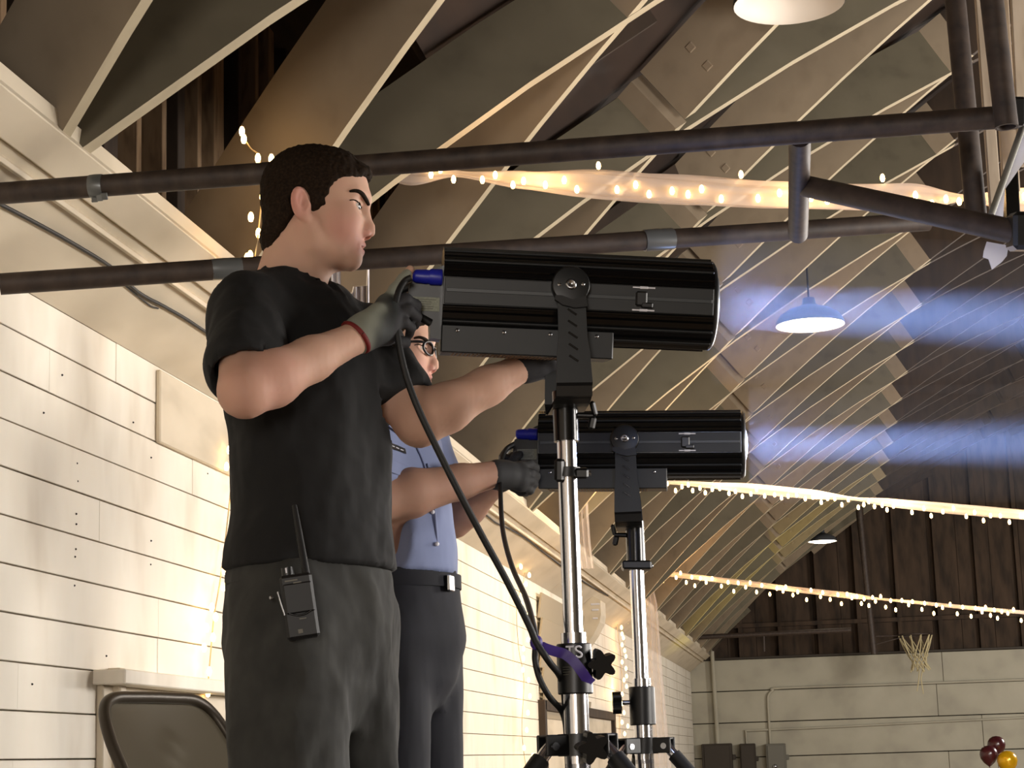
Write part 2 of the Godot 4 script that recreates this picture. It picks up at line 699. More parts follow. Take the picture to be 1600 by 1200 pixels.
func build_roof() -> void:
	var roof := structure("ceiling")
	# outer deck, a dark board skin above the lamellas
	var b := Mb.new()
	var nb := 16
	var s_all := 2.0 * VTH * VR
	for j in 30:
		var s0 := 0.9 + (s_all - 1.8) * j / 30.0
		var s1 := 0.9 + (s_all - 1.8) * (j + 1) / 30.0
		var q := []
		for o: float in [DEEP + 0.03, DEEP + 0.12]:
			for z: float in [-6.8, 28.2]:
				for s: float in [s0, s1]:
					q.append(vault(s, z, o))
		b.face([q[0], q[1], q[3], q[2]])
		b.face([q[4], q[6], q[7], q[5]])
	for z: float in [-6.8, 28.2]:
		pass
	put("deck", b, M.deck, roof)
	# eaves: the outer wall behind the feet of the lamellas, and the slope that closes it
	for sg: float in [-1.0, 1.0]:
		var mid := SPX + VR * sin(VTH)
		var e := Mb.new()
		var xo := sg * (VR * sin(VTH) + 1.05)
		e.box(Transform3D(Basis(), Vector3(mid + xo, 3.75, -10.7)), Vector3(0.1, 2.6, 35.0))
		put("eave_wall", e, M.deck, roof)
		e = Mb.new()
		var a := Vector3(mid + xo, 5.0, 0)
		var d := vault(2.6, 0, DEEP + 0.1)
		if sg > 0:
			d.x = 2.0 * mid - d.x
		var mp := (a + d) * 0.5
		var ang := atan2(d.y - a.y, d.x - a.x)
		e.box(Transform3D(Basis(Vector3.BACK, ang), Vector3(mp.x, mp.y, -10.7)), Vector3(a.distance_to(d) + 0.1, 0.08, 35.0))
		put("eave_roof", e, M.deck, roof)
		e = Mb.new()
		e.box(Transform3D(Basis(), Vector3(mid + sg * (VR * sin(VTH) + 0.72), 2.62, -10.7)), Vector3(0.8, 0.06, 35.0))
		put("eave_floor", e, M.raw_wood, roof)
	# studs and planks of the eave, seen through the open diamonds
	var rng := RandomNumberGenerator.new()
	rng.seed = 5
	var xs := SPX - 0.93
	var z := 3.2
	var i := 0
	while z < 12.0:
		var w: float = [0.05, 0.09, 0.05, 0.14, 0.05][i % 5]
		var e := Mb.new()
		e.box(Transform3D(Basis(), Vector3(xs, 3.8, -z)), Vector3(0.1, 2.3, w), 0.003)
		put("stud", e, M.pale_stud if i % 3 != 1 else M.raw_wood, roof)
		z += w * 0.5 + rng.randf_range(0.16, 0.27)
		i += 1
	# battens under the deck
	for k in 26:
		var zz := 4.2 + k * 0.62
		var e := Mb.new()
		e.bar(vault(0.7, zz - 0.1, DEEP + 0.02), vault(1.7, zz + 0.25, DEEP - 0.02), 0.05, 0.03, Vector3.UP)
		put("batten", e, M.raw_wood, roof)
	# lamellas: each row's nodes are bridged by one family while the other butts against it
	for k in range(-1, 20):
		var za := 3.96 + BAY * k
		var zb := 4.07 + BAY * k
		if za < 28.2:
			roof_lamella(roof, -1.0, za, 0.0, ROW - 0.024, true, false, false, true)
		if zb < 27.6:
			roof_lamella(roof, 1.0, zb, 0.0, 2.0 * ROW, true)
		# beyond: upper lamellas, painted up to the second row and raw above it
		roof_lamella(roof, -1.0, za, ROW + 0.024, 2.0 * ROW, true, k > 0, true, false)
		if za - SLANT * 3 * ROW < 27.9:
			roof_lamella(roof, -1.0, za, 2.0 * ROW, 3.0 * ROW - 0.03, false)
		for up in 4:
			var r0 := 2 + up
			roof_lamella(roof, 1.0, zb, r0 * ROW, (r0 + 1) * ROW, false)
			if up > 0:
				roof_lamella(roof, -1.0, za, r0 * ROW + 0.02, (r0 + 1) * ROW - 0.02, false)


func roof_lamella(roof: Node3D, dir: float, zn: float, s0: float, s1: float, painted: bool, bolted := false, butt0 := false, butt1 := false) -> void:
	var z0 := zn + dir * SLANT * s0
	var z1 := zn + dir * SLANT * s1
	if maxf(z0, z1) < 2.2 or minf(z0, z1) > 27.9:
		return
	if maxf(z0, z1) > 27.9:
		var f := (27.9 - z0) / (z1 - z0)
		if dir > 0.0:
			s1 = lerpf(s0, s1, f)
		else:
			s0 = lerpf(s0, s1, f)
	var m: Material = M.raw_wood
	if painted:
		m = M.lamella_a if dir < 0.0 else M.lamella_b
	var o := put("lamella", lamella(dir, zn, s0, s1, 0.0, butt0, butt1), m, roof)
	if bolted:
		# two square-headed bolts at its lower end, on the side towards the entrance
		for f: float in [0.3, 0.68]:
			var s := s0 + 0.16
			var across := Vector2(1.0, dir * SLANT).normalized()
			var p := vault(s - across.y * 0.02, zn + dir * SLANT * s - across.x * 0.024, DEEP * f)
			var bb := Mb.new()
			var up := (vault(s, zn, 1.0) - vault(s, zn, 0.0)).normalized()
			var zax := (vault(s, zn + dir * SLANT * s, 0) - vault(s + 0.1, zn + dir * SLANT * (s + 0.1), 0)).normalized()
			bb.box(Transform3D(Basis(zax, up, zax.cross(up)), p), Vector3(0.036, 0.036, 0.016), 0.004)
			put("bolt", bb, M.bolt_paint, o)


# ---------------------------------------------------------------- far end wall
func build_far_wall() -> void:
	var w := structure("wall_far")
	var rng := RandomNumberGenerator.new()
	rng.seed = 8
	var b := Mb.new()
	b.box(Transform3D(Basis(), Vector3(6.9, 4.0, FARZ - 0.45)), Vector3(20.4, 8.6, 0.2))
	put("backing", b, M.deck, w)
	# painted boards below
	var tops := [0.0, 0.42, 0.9, 1.36, 1.84, 2.28, 2.72]
	for i in tops.size() - 1:
		var x := WALLX - 0.1
		while x < 15.5:
			var len_ := rng.randf_range(3.4, 4.8)
			b = Mb.new()
			var d := rng.randf_range(0.0, 0.008)
			b.box(Transform3D(Basis(), Vector3(x + len_ / 2, (tops[i] + tops[i + 1]) / 2, FARZ - 0.03 + d)), Vector3(len_ - 0.006, tops[i + 1] - tops[i] - 0.012, 0.06), 0.004)
			put("board", b, M.far_wall, w)
			x += len_
	b = Mb.new()
	b.box(Transform3D(Basis(), Vector3(6.9, 2.735, FARZ - 0.12)), Vector3(18.2, 0.03, 0.3), 0.004)
	put("ledge", b, M.box_dark, w)
	# dark gable: planks and studs
	var x := WALLX - 0.3
	var i := 0
	while x < 15.0:
		var ww := rng.randf_range(0.36, 0.46)
		b = Mb.new()
		b.box(Transform3D(Basis(), Vector3(x + ww / 2, 5.0, FARZ - 0.32 + rng.randf_range(0, 0.006))), Vector3(ww - 0.004, 4.5, 0.04), 0.003)
		put("plank", b, M.gable, w)
		x += ww
		i += 1
	x = -1.15
	while x < 14.5:
		b = Mb.new()
		b.box(Transform3D(Basis(), Vector3(x, 5.0, FARZ - 0.22)), Vector3(0.06, 4.5, 0.14), 0.004)
		put("stud", b, M.gable, w)
		x += 0.56
	b = Mb.new()
	b.box(Transform3D(Basis(), Vector3(6.9, 3.2, FARZ - 0.2)), Vector3(18.0, 0.06, 0.12), 0.004)
	put("rail", b, M.gable, w)


# ---------------------------------------------------------------- left wall
func build_left_wall() -> void:
	var w := structure("wall_left")
	var rng := RandomNumberGenerator.new()
	rng.seed = 3
	var b := Mb.new()
	b.box(Transform3D(Basis(), Vector3(WALLX - 0.14, 1.3, -10.7)), Vector3(0.22, 2.6, 35.4))
	put("backing", b, M.trim, w)
	var y0 := 2.567
	var pitch := 0.1127
	for i in 20:
		var top := y0 - pitch * i
		var z := 1.2 + rng.randf_range(-0.6, 0.6)
		while z < 27.9:
			var len_ := rng.randf_range(2.4, 4.4)
			if z + len_ > 27.95 or z + len_ > 26.6:
				len_ = 27.95 - z
			b = Mb.new()
			b.box(Transform3D(Basis(), Vector3(WALLX - 0.011 + rng.randf_range(-0.0012, 0.0012), top - pitch / 2, -z - len_ / 2)), Vector3(0.022, pitch - 0.0035, len_ - 0.002), 0.0015)
			put("board", b, M.wall, w)
			z += len_
	for v: Vector2 in [Vector2(119, 803), Vector2(119, 819), Vector2(118, 858), Vector2(117, 870), Vector2(116, 915), Vector2(120, 724), Vector2(121, 752), Vector2(236, 845), Vector2(235, 882), Vector2(166, 1025), Vector2(50, 1069), Vector2(97, 586), Vector2(68, 645), Vector2(208, 660), Vector2(324, 740), Vector2(236, 715)]:
		b = Mb.new()
		b.box(Transform3D(Basis(), on_wall(v.x, v.y)), Vector3(0.006, 0.005, 0.005), 0.0015)
		put("nail", b, M.wire, w)
	# slanted soffit between wall and roof: boards, bead and plate
	var t := structure("trim_1")
	var a := Vector3(WALLX, y0, 0)
	var e := Vector3(SPX + 0.015, SPY + 0.0, 0)
	var d := (e - a).normalized()
	var n := Vector3(d.y, -d.x, 0)
	var full := a.distance_to(e)
	for q in [["soffit_board", -0.01, 0.62, 0.03], ["soffit_board", 0.63, 0.74, 0.028], ["bead", 0.62, 0.665, 0.05], ["soffit_board", 0.745, 1.0, 0.04]]:
		var zz := -1.4
		while zz < 27.9:
			var len_: float = minf(rng.randf_range(3.2, 5.4), 27.95 - zz)
			if q[0] == "bead":
				len_ = 27.95 - zz
			b = Mb.new()
			var mid: Vector3 = a + d * full * (q[1] + q[2]) * 0.5 - n * (0.03 - q[3] / 2)
			b.box(Transform3D(Basis(d, n, d.cross(n)), mid + Vector3(0, 0, -zz - len_ / 2)), Vector3(full * (q[2] - q[1]), q[3], len_ - 0.002), 0.012 if q[0] == "bead" else 0.003)
			put(q[0], b, M.trim, t)
			zz += len_
	b = Mb.new()
	b.box(Transform3D(Basis(), Vector3(SPX - 0.1, SPY + 0.03, -10.7)), Vector3(0.2, 0.06, 35.0), 0.004)
	put("plate", b, M.trim, t)


# ---------------------------------------------------------------- pipe frame in front of the roof
func smooth_path(pts: Array, per := 8) -> Array:
	var c := Curve3D.new()
	for i in pts.size():
		var t: Vector3 = (pts[mini(i + 1, pts.size() - 1)] - pts[maxi(i - 1, 0)]) / 6.0
		c.add_point(pts[i], -t, t)
	var out := []
	for i in pts.size() - 1:
		for k in per:
			out.append(c.sample(i, float(k) / per))
	out.append(pts[pts.size() - 1])
	return out


func straight(a: Vector3, b: Vector3, n := 2) -> Array:
	var out := []
	for i in n + 1:
		out.append(a.lerp(b, float(i) / n))
	return out


func open_pipe(mb: Mb, a: Vector3, b: Vector3, r: float) -> void:
	var l := a.distance_to(b)
	mb.lathe(a, b - a, [Vector2(r - 0.005, 0), Vector2(r - 0.005, 0), Vector2(r, 0), Vector2(r, 0), Vector2(r, l), Vector2(r, l), Vector2(r - 0.005, l), Vector2(r - 0.005, l), Vector2(r - 0.005, l - 0.1), Vector2(r - 0.005, l - 0.1), Vector2(0, l - 0.1)], 20)


func build_pipe_frame() -> void:
	var f := thing("pipe_frame", "rusty brown pipe frame of the raised hoop, spanning the hall below the roof", "pipe frame")
	var r := 0.0242
	var a0 := P(-8, 303, 4.12)
	var a1 := P(1592, 181, 3.92)
	var b0 := P(0, 444, 4.2)
	var b1 := P(1450, 346, 4.85)
	var mb := Mb.new()
	open_pipe(mb, a0, a1, r)
	put("pipe", mb, M.rust, f)
	mb = Mb.new()
	open_pipe(mb, b0, b1, r)
	put("pipe", mb, M.rust, f)
	var p0 := P(1250, 214, 4.02)
	var p1 := P(1247, 366, 4.62)
	mb = Mb.new()
	mb.tube(straight(p0, p1), r, 16)
	put("post", mb, M.rust, f)
	mb = Mb.new()
	mb.tube(straight(P(1255, 290, 4.3), P(1606, 367, 3.72)), r * 1.02, 16)
	put("brace", mb, M.rust, f)
	mb = Mb.new()
	mb.tube(straight(P(1478, -150, 4.3), P(1526, 345, 4.28)), r, 16)
	put("hanger", mb, M.rust, f)
	mb = Mb.new()
	open_pipe(mb, P(1531, -160, 3.84), P(1573, 199, 3.84), r)
	put("hanger", mb, M.rust, f)
	# clamp where the brace meets the frame, and the socket at the wall
	mb = Mb.new()
	mb.box(Transform3D(Basis(cam_basis), P(1597, 362, 3.74)), Vector3(0.05, 0.075, 0.07), 0.008)
	put("clamp", mb, M.black_metal, f)
	mb = Mb.new()
	mb.box(Transform3D(Basis(cam_basis), P(1586, 177, 3.9)), Vector3(0.03, 0.06, 0.075), 0.006)
	put("clamp", mb, M.black_metal, f)
	# wrapped duct tape with a ragged lower edge
	for d in [[a0, a1, 140, 162, 1.06], [b0, b1, 1006, 1052, 1.1], [b0, b1, 330, 378, 1.02]]:
		var ax: Vector3 = (d[1] - d[0]).normalized()
		var t0 := pipe_param(d[0], ax, d[2])
		var t1 := pipe_param(d[0], ax, d[3])
		mb = Mb.new()
		var rr: float = r * d[4]
		mb.lathe(d[0] + ax * t0, ax, [Vector2(rr * 0.9, 0), Vector2(rr, 0.001), Vector2(rr * 1.03, (t1 - t0) * 0.4), Vector2(rr, t1 - t0 - 0.001), Vector2(rr * 0.9, t1 - t0)], 14)
		if d[2] == 140:
			for k in 3:
				mb.box(Transform3D(Basis(ax, Vector3.UP, ax.cross(Vector3.UP)).rotated(ax, 0.3 * k), d[0] + ax * (t0 + 0.012 + 0.013 * k) + Vector3(0, -rr * 1.1, 0.006 * k)), Vector3(0.014, 0.016, 0.004), 0.001)
		put("tape", mb, M.tape, f)


func pipe_param(o: Vector3, ax: Vector3, u: float) -> float:
	# distance along the pipe at which it is seen at column u
	var lo := 0.0
	var hi := 4.0
	for i in 40:
		var t := (lo + hi) * 0.5
		var q := cam_basis.inverse() * (o + ax * t - EYE)
		if 800.0 + FOCAL * q.x / -q.z < u:
			lo = t
		else:
			hi = t
	return lo


# ---------------------------------------------------------------- pendant lamps
func pendant(c: Vector3, r: float, label: String, lit: float, cord: float) -> void:
	var o := thing("pendant_lamp", label, "lamp", c, "pendant lamps under the roof")
	var mb := Mb.new()
	var prof := [Vector2(r, 0), Vector2(r * 0.985, r * 0.1), Vector2(r * 0.86, r * 0.3), Vector2(r * 0.6, r * 0.46), Vector2(r * 0.3, r * 0.55), Vector2(r * 0.2, r * 0.62), Vector2(r * 0.17, r * 0.8)]
	var skin := prof.duplicate()
	skin.append(Vector2(r * 0.17, r * 0.8))
	skin.append(Vector2(0.0, r * 0.8))
	mb.lathe(c, Vector3.UP, skin, 40)
	put("shade", mb, M.shade_out, o)
	mb = Mb.new()
	var inner := []
	for p: Vector2 in prof.slice(0, 5):
		inner.append(Vector2(p.x * 0.985, p.y - 0.002))
	inner.append(Vector2(0, r * 0.54))
	mb.lathe(c, Vector3.DOWN, inner.map(func(p): return Vector2(p.x, -p.y)), 40)
	put("reflector", mb, M.shade_in, o)
	mb = Mb.new()
	mb.tube([c + Vector3(0, r * 0.78, 0), c + Vector3(0, cord, 0)], 0.006, 8)
	put("cord", mb, M.wire, o)
	mb = Mb.new()
	if lit > 0.0:
		mb.lathe(c + Vector3(0, 0.012, 0), Vector3.DOWN, [Vector2(0, 0.035), Vector2(r * 0.6, 0.028), Vector2(r * 0.9, 0.012), Vector2(r * 0.955, 0.0), Vector2(r * 0.955, 0.0), Vector2(0, -0.01)], 40)
		put("diffuser", mb, M.lamp_glow, o)
		var l := SpotLight3D.new()
		l.name = "pendant_light"
		l.position = c + Vector3(0, -0.05, 0)
		l.rotation.x = -PI / 2
		l.spot_angle = 84.0
		l.spot_angle_attenuation = 0.6
		l.spot_range = 40.0
		l.spot_attenuation = 2.0
		l.light_size = r * 0.8
		l.light_energy = lit
		l.light_color = Color(1.0, 0.9, 0.74)
		l.shadow_enabled = true
		add_child(l, true)
	else:
		mb.ball(Transform3D(Basis().scaled(Vector3(0.032, 0.045, 0.032)), c + Vector3(0, r * 0.32, 0)), 16, 12)
		mb.lathe(c + Vector3(0, r * 0.38, 0), Vector3.UP, [Vector2(0.018, 0), Vector2(0.018, r * 0.2)], 12)
		put("bulb", mb, M.cloth_white, o)


func build_pendants() -> void:
	pendant(P(1266, 508, 11.6), 0.21, "lit pendant lamp with a dark metal shade in the upper light beam", 9.0, 0.62)
	pendant(P(1233, 6, 6.75), 0.205, "unlit pendant lamp with a white shade at the top edge of the photo", 0.0, 1.0)
	pendant(P(1285, 846, 25.6), 0.19, "small far pendant lamp with a dark shade near the end wall", 0.12, 0.5)


# ---------------------------------------------------------------- tulle swags with string lights
func bulb_mesh() -> ArrayMesh:
	if not M.has("bulb_mesh"):
		var mb := Mb.new()
		mb.lathe(Vector3.ZERO, Vector3.UP, [Vector2(0, -0.012), Vector2(0.004, -0.0105), Vector2(0.0062, -0.004), Vector2(0.0055, 0.003), Vector2(0.003, 0.008), Vector2(0, 0.0095)], 8)
		M.bulb_mesh = mb.mesh()
		M.bulb_mesh.surface_set_material(0, M.bulb)
	return M.bulb_mesh


func string_lights(label: String, path: Array, spots: Array, size: float, glow: float) -> void:
	var o := thing("string_lights", label, "string lights", path[0], "warm white string lights")
	var mb := Mb.new()
	mb.tube(path, 0.0022 * maxf(1.0, size * 0.6), 6)
	put("wire", mb, M.string_wire, o)
	for p: Vector3 in spots:
		put_mesh("bulb", bulb_mesh(), Transform3D(Basis().scaled(Vector3.ONE * size), p - o.position), o)
	# the light they shed, gathered into a few lamps along the string
	var n := maxi(1, spots.size() / 12)
	for i in n:
		var l := OmniLight3D.new()
		l.name = "string_light"
		l.position = spots[int((i + 0.5) * spots.size() / n)] + Vector3(0.05, 0.0, 0.05)
		l.light_energy = glow
		l.light_color = Color(1.0, 0.78, 0.5)
		l.light_size = 0.05
		l.omni_range = 12.0
		l.omni_attenuation = 2.0
		l.shadow_enabled = true
		add_child(l, true)


func swag_pts(z: float, px: Array) -> Array:
	var pts := []
	for p: Vector2 in px:
		pts.append(on_plane(p.x, p.y, Vector3(0, 0, z), Vector3.BACK))
	return smooth_path(pts, 10)


# gathered tulle: width changes along the path, pinched at the ties; soft folds round it
func tulle_swag(label: String, path: Array, widths: Array, sd: int) -> void:
	var rng := RandomNumberGenerator.new()
	rng.seed = sd
	var mb := Mb.new()
	var rings := []
	var n := 26
	var ph := rng.randf() * TAU
	for i in path.size():
		var t := float(i) / (path.size() - 1)
		var wi := t * (widths.size() - 1)
		var k := mini(int(wi), widths.size() - 2)
		var w: float = lerpf(widths[k], widths[k + 1], smoothstep(0.0, 1.0, wi - k))
		var d: Vector3 = (path[mini(i + 1, path.size() - 1)] - path[maxi(i - 1, 0)]).normalized()
		var side := d.cross(Vector3.UP).normalized()
		var up := side.cross(d)
		var ring := []
		for j in n:
			var a := TAU * j / n
			var fold := 1.0 + 0.16 * sin(5.0 * a + ph + t * 9.0) + 0.08 * sin(11.0 * a + t * 23.0)
			ring.append(path[i] + (up * sin(a) * 0.5 + side * cos(a) * 0.32) * w * fold)
		rings.append(ring)
	mb.loft(rings, false)
	var o := put("tulle_swag", mb, M.tulle)
	tag(o, label, "tulle", "tulle swags across the hall")


func along(path: Array, t: float) -> Vector3:
	var f := clampf(t, 0.0, 1.0) * (path.size() - 1)
	var k := mini(int(f), path.size() - 2)
	return path[k].lerp(path[k + 1], f - k)


func build_swags() -> void:
	var rng := RandomNumberGenerator.new()
	rng.seed = 21
	# nearest swag
	var p1 := swag_pts(-5.95, [Vector2(560, 243), Vector2(640, 262), Vector2(720, 272), Vector2(820, 281), Vector2(940, 289), Vector2(1060, 297), Vector2(1180, 304), Vector2(1300, 308), Vector2(1420, 309), Vector2(1510, 309), Vector2(1600, 311), Vector2(1760, 306)])
	tulle_swag("nearest white tulle swag, crossing the picture under the upper pipe", p1, [0.05, 0.1, 0.02, 0.055, 0.085, 0.085, 0.08, 0.075, 0.085, 0.02, 0.07, 0.07], 1)
	var spots := []
	for i in 42:
		var t := 0.13 + 0.86 * i / 41.0 + rng.randf_range(-0.004, 0.004)
		var c := along(p1, t)
		spots.append(c + Vector3(0, [-0.02, 0.0, -0.028, 0.055 if i % 8 == 3 else -0.012][i % 4], 0.035))
	string_lights("string lights wound through the nearest tulle swag, below the upper pipe", p1, spots, 1.25, 0.05)
	# second swag, from behind the farther spotlight to the right edge
	var p2 := swag_pts(-12.2, [Vector2(838, 752), Vector2(930, 752), Vector2(1040, 754), Vector2(1105, 758), Vector2(1180, 764), Vector2(1260, 771), Vector2(1335, 779), Vector2(1400, 786), Vector2(1500, 796), Vector2(1600, 805), Vector2(1760, 820)])
	tulle_swag("white tulle swag leaving the farther spotlight, second from the camera", p2, [0.02, 0.02, 0.02, 0.035, 0.06, 0.055, 0.02, 0.05, 0.06, 0.055, 0.02], 2)
	spots = []
	for i in 64:
		var t := 0.02 + 0.97 * i / 63.0 + rng.randf_range(-0.004, 0.004)
		spots.append(along(p2, t) + Vector3(0, [-0.01, -0.045, -0.02, -0.055, -0.03][i % 5] + rng.randf_range(-0.01, 0.01), 0.045))
	string_lights("string lights on the second swag, right of the farther spotlight", p2, spots, 1.5, 0.1)
	# farthest swag
	var p3 := swag_pts(-18.3, [Vector2(975, 889), Vector2(1015, 893), Vector2(1080, 901), Vector2(1160, 911), Vector2(1240, 921), Vector2(1320, 930), Vector2(1376, 936), Vector2(1450, 943), Vector2(1530, 951), Vector2(1600, 957), Vector2(1760, 973)])
	tulle_swag("farthest white tulle swag, lowest of the three on the right", p3, [0.04, 0.04, 0.045, 0.05, 0.045, 0.05, 0.02, 0.03, 0.035, 0.03, 0.02], 3)
	spots = []
	for i in 84:
		var t := 0.01 + 0.98 * i / 83.0 + rng.randf_range(-0.004, 0.004)
		spots.append(along(p3, t) + Vector3(0, [0.0, -0.03, 0.012, -0.065, -0.01, -0.08][i % 6] + rng.randf_range(-0.012, 0.012), 0.05))
	string_lights("string lights on the farthest swag, in front of the dark gable", p3, spots, 1.9, 0.1)
	# strands hanging down the left wall
	var q := []
	for v: Vector2 in [Vector2(378, 204), Vector2(381, 214), Vector2(392, 232), Vector2(405, 246), Vector2(409, 300), Vector2(404, 360), Vector2(399, 400)]:
		q.append(P(v.x, v.y, 5.2))
	for v: Vector2 in [Vector2(378, 560), Vector2(366, 700), Vector2(357, 800), Vector2(345, 900), Vector2(335, 960), Vector2(330, 1010), Vector2(324, 1082)]:
		q.append(on_wall(v.x, v.y, 0.02))
	spots = []
	for v: Vector2 in [Vector2(378, 204), Vector2(381, 216), Vector2(403, 246), Vector2(424, 247), Vector2(410, 306), Vector2(392, 338), Vector2(404, 363), Vector2(391, 398), Vector2(386, 402)]:
		spots.append(P(v.x, v.y, 5.18))
	for v: Vector2 in [Vector2(358, 702), Vector2(354, 728), Vector2(370, 762), Vector2(365, 790), Vector2(366, 822), Vector2(359, 852), Vector2(350, 890), Vector2(349, 916), Vector2(331, 948), Vector2(337, 963), Vector2(323, 980), Vector2(333, 995), Vector2(319, 1011), Vector2(327, 1048), Vector2(325, 1081)]:
		spots.append(on_wall(v.x, v.y, 0.035))
	string_lights("string lights hanging down the left wall behind the man in black", smooth_path(q, 5), spots, 1.35, 0.02)
	q = []
	spots = []
	for v: Vector2 in [Vector2(822, 767), Vector2(815, 781), Vector2(814, 795), Vector2(815, 812), Vector2(815, 825), Vector2(826, 842), Vector2(826, 855), Vector2(824, 870), Vector2(814, 885), Vector2(827, 898), Vector2(822, 912), Vector2(816, 925), Vector2(815, 944), Vector2(826, 957), Vector2(825, 999), Vector2(818, 1013), Vector2(818, 1028), Vector2(817, 1046), Vector2(826, 1062), Vector2(828, 1087), Vector2(825, 1113), Vector2(823, 1140), Vector2(819, 1168), Vector2(833, 1180), Vector2(829, 1197), Vector2(824, 1215)]:
		spots.append(on_wall(v.x, v.y, 0.05))
	for i in range(0, spots.size(), 3):
		q.append(spots[i] + Vector3(-0.03, 0, 0.0))
	string_lights("string lights hanging down the wall between the second operator and the near tripod", smooth_path(q, 5), spots, 1.6, 0.03)
	q = []
	spots = []
	for v: Vector2 in [Vector2(960, 887), Vector2(963, 895), Vector2(970, 900), Vector2(973, 908), Vector2(975, 916), Vector2(968, 921), Vector2(979, 936), Vector2(972, 940), Vector2(972, 950), Vector2(972, 964), Vector2(980, 971), Vector2(971, 980), Vector2(972, 990), Vector2(974, 996), Vector2(972, 1007), Vector2(976, 1016), Vector2(978, 1025), Vector2(972, 1034), Vector2(978, 1044), Vector2(979, 1056), Vector2(975, 1062), Vector2(979, 1072), Vector2(972, 1084), Vector2(972, 1099), Vector2(975, 1113), Vector2(972, 1128), Vector2(981, 1134), Vector2(976, 1146), Vector2(976, 1165), Vector2(974, 1190)]:
		spots.append(on_wall(v.x, v.y, 0.08))
	for i in range(0, spots.size(), 3):
		q.append(spots[i] + Vector3(-0.04, 0, 0.0))
	string_lights("string lights hanging down the wall left of the farther tripod pole", smooth_path(q, 5), spots, 1.9, 0.1)


# ---------------------------------------------------------------- drapes of tulle and fittings on the left wall
func sheer_drape(label: String, z: float, left: Array, right: Array, sd: int) -> void:
	var mb := Mb.new()
	var rows := 24
	var cols := 36
	var rng := RandomNumberGenerator.new()
	rng.seed = sd
	var grid := []
	for j in rows + 1:
		var t := float(j) / rows
		var a := edge_at(left, t, z)
		var b := edge_at(right, t, z)
		for i in cols + 1:
			var s := float(i) / cols
			var p := a.lerp(b, s)
			var w := a.distance_to(b)
			p.z += 0.12 * w * sin(s * 20.0 + sd + 0.6 * t) + 0.05 * w * sin(s * 43.0 + t * 2.0)
			grid.append(mb.vert(p, Vector2(s, t)))
	for j in rows:
		for i in cols:
			var k := j * (cols + 1) + i
			mb.quad(k, k + cols + 1, k + cols + 2, k + 1)
	var o := put("tulle_drape", mb, M.sheer)
	tag(o, label, "drape", "sheer drapes along the left wall")


func edge_at(e: Array, t: float, z: float) -> Vector3:
	var f := t * (e.size() - 1)
	var k := mini(int(f), e.size() - 2)
	var p: Vector2 = e[k].lerp(e[k + 1], f - k)
	return on_plane(p.x, p.y, Vector3(0, 0, z), Vector3.BACK)


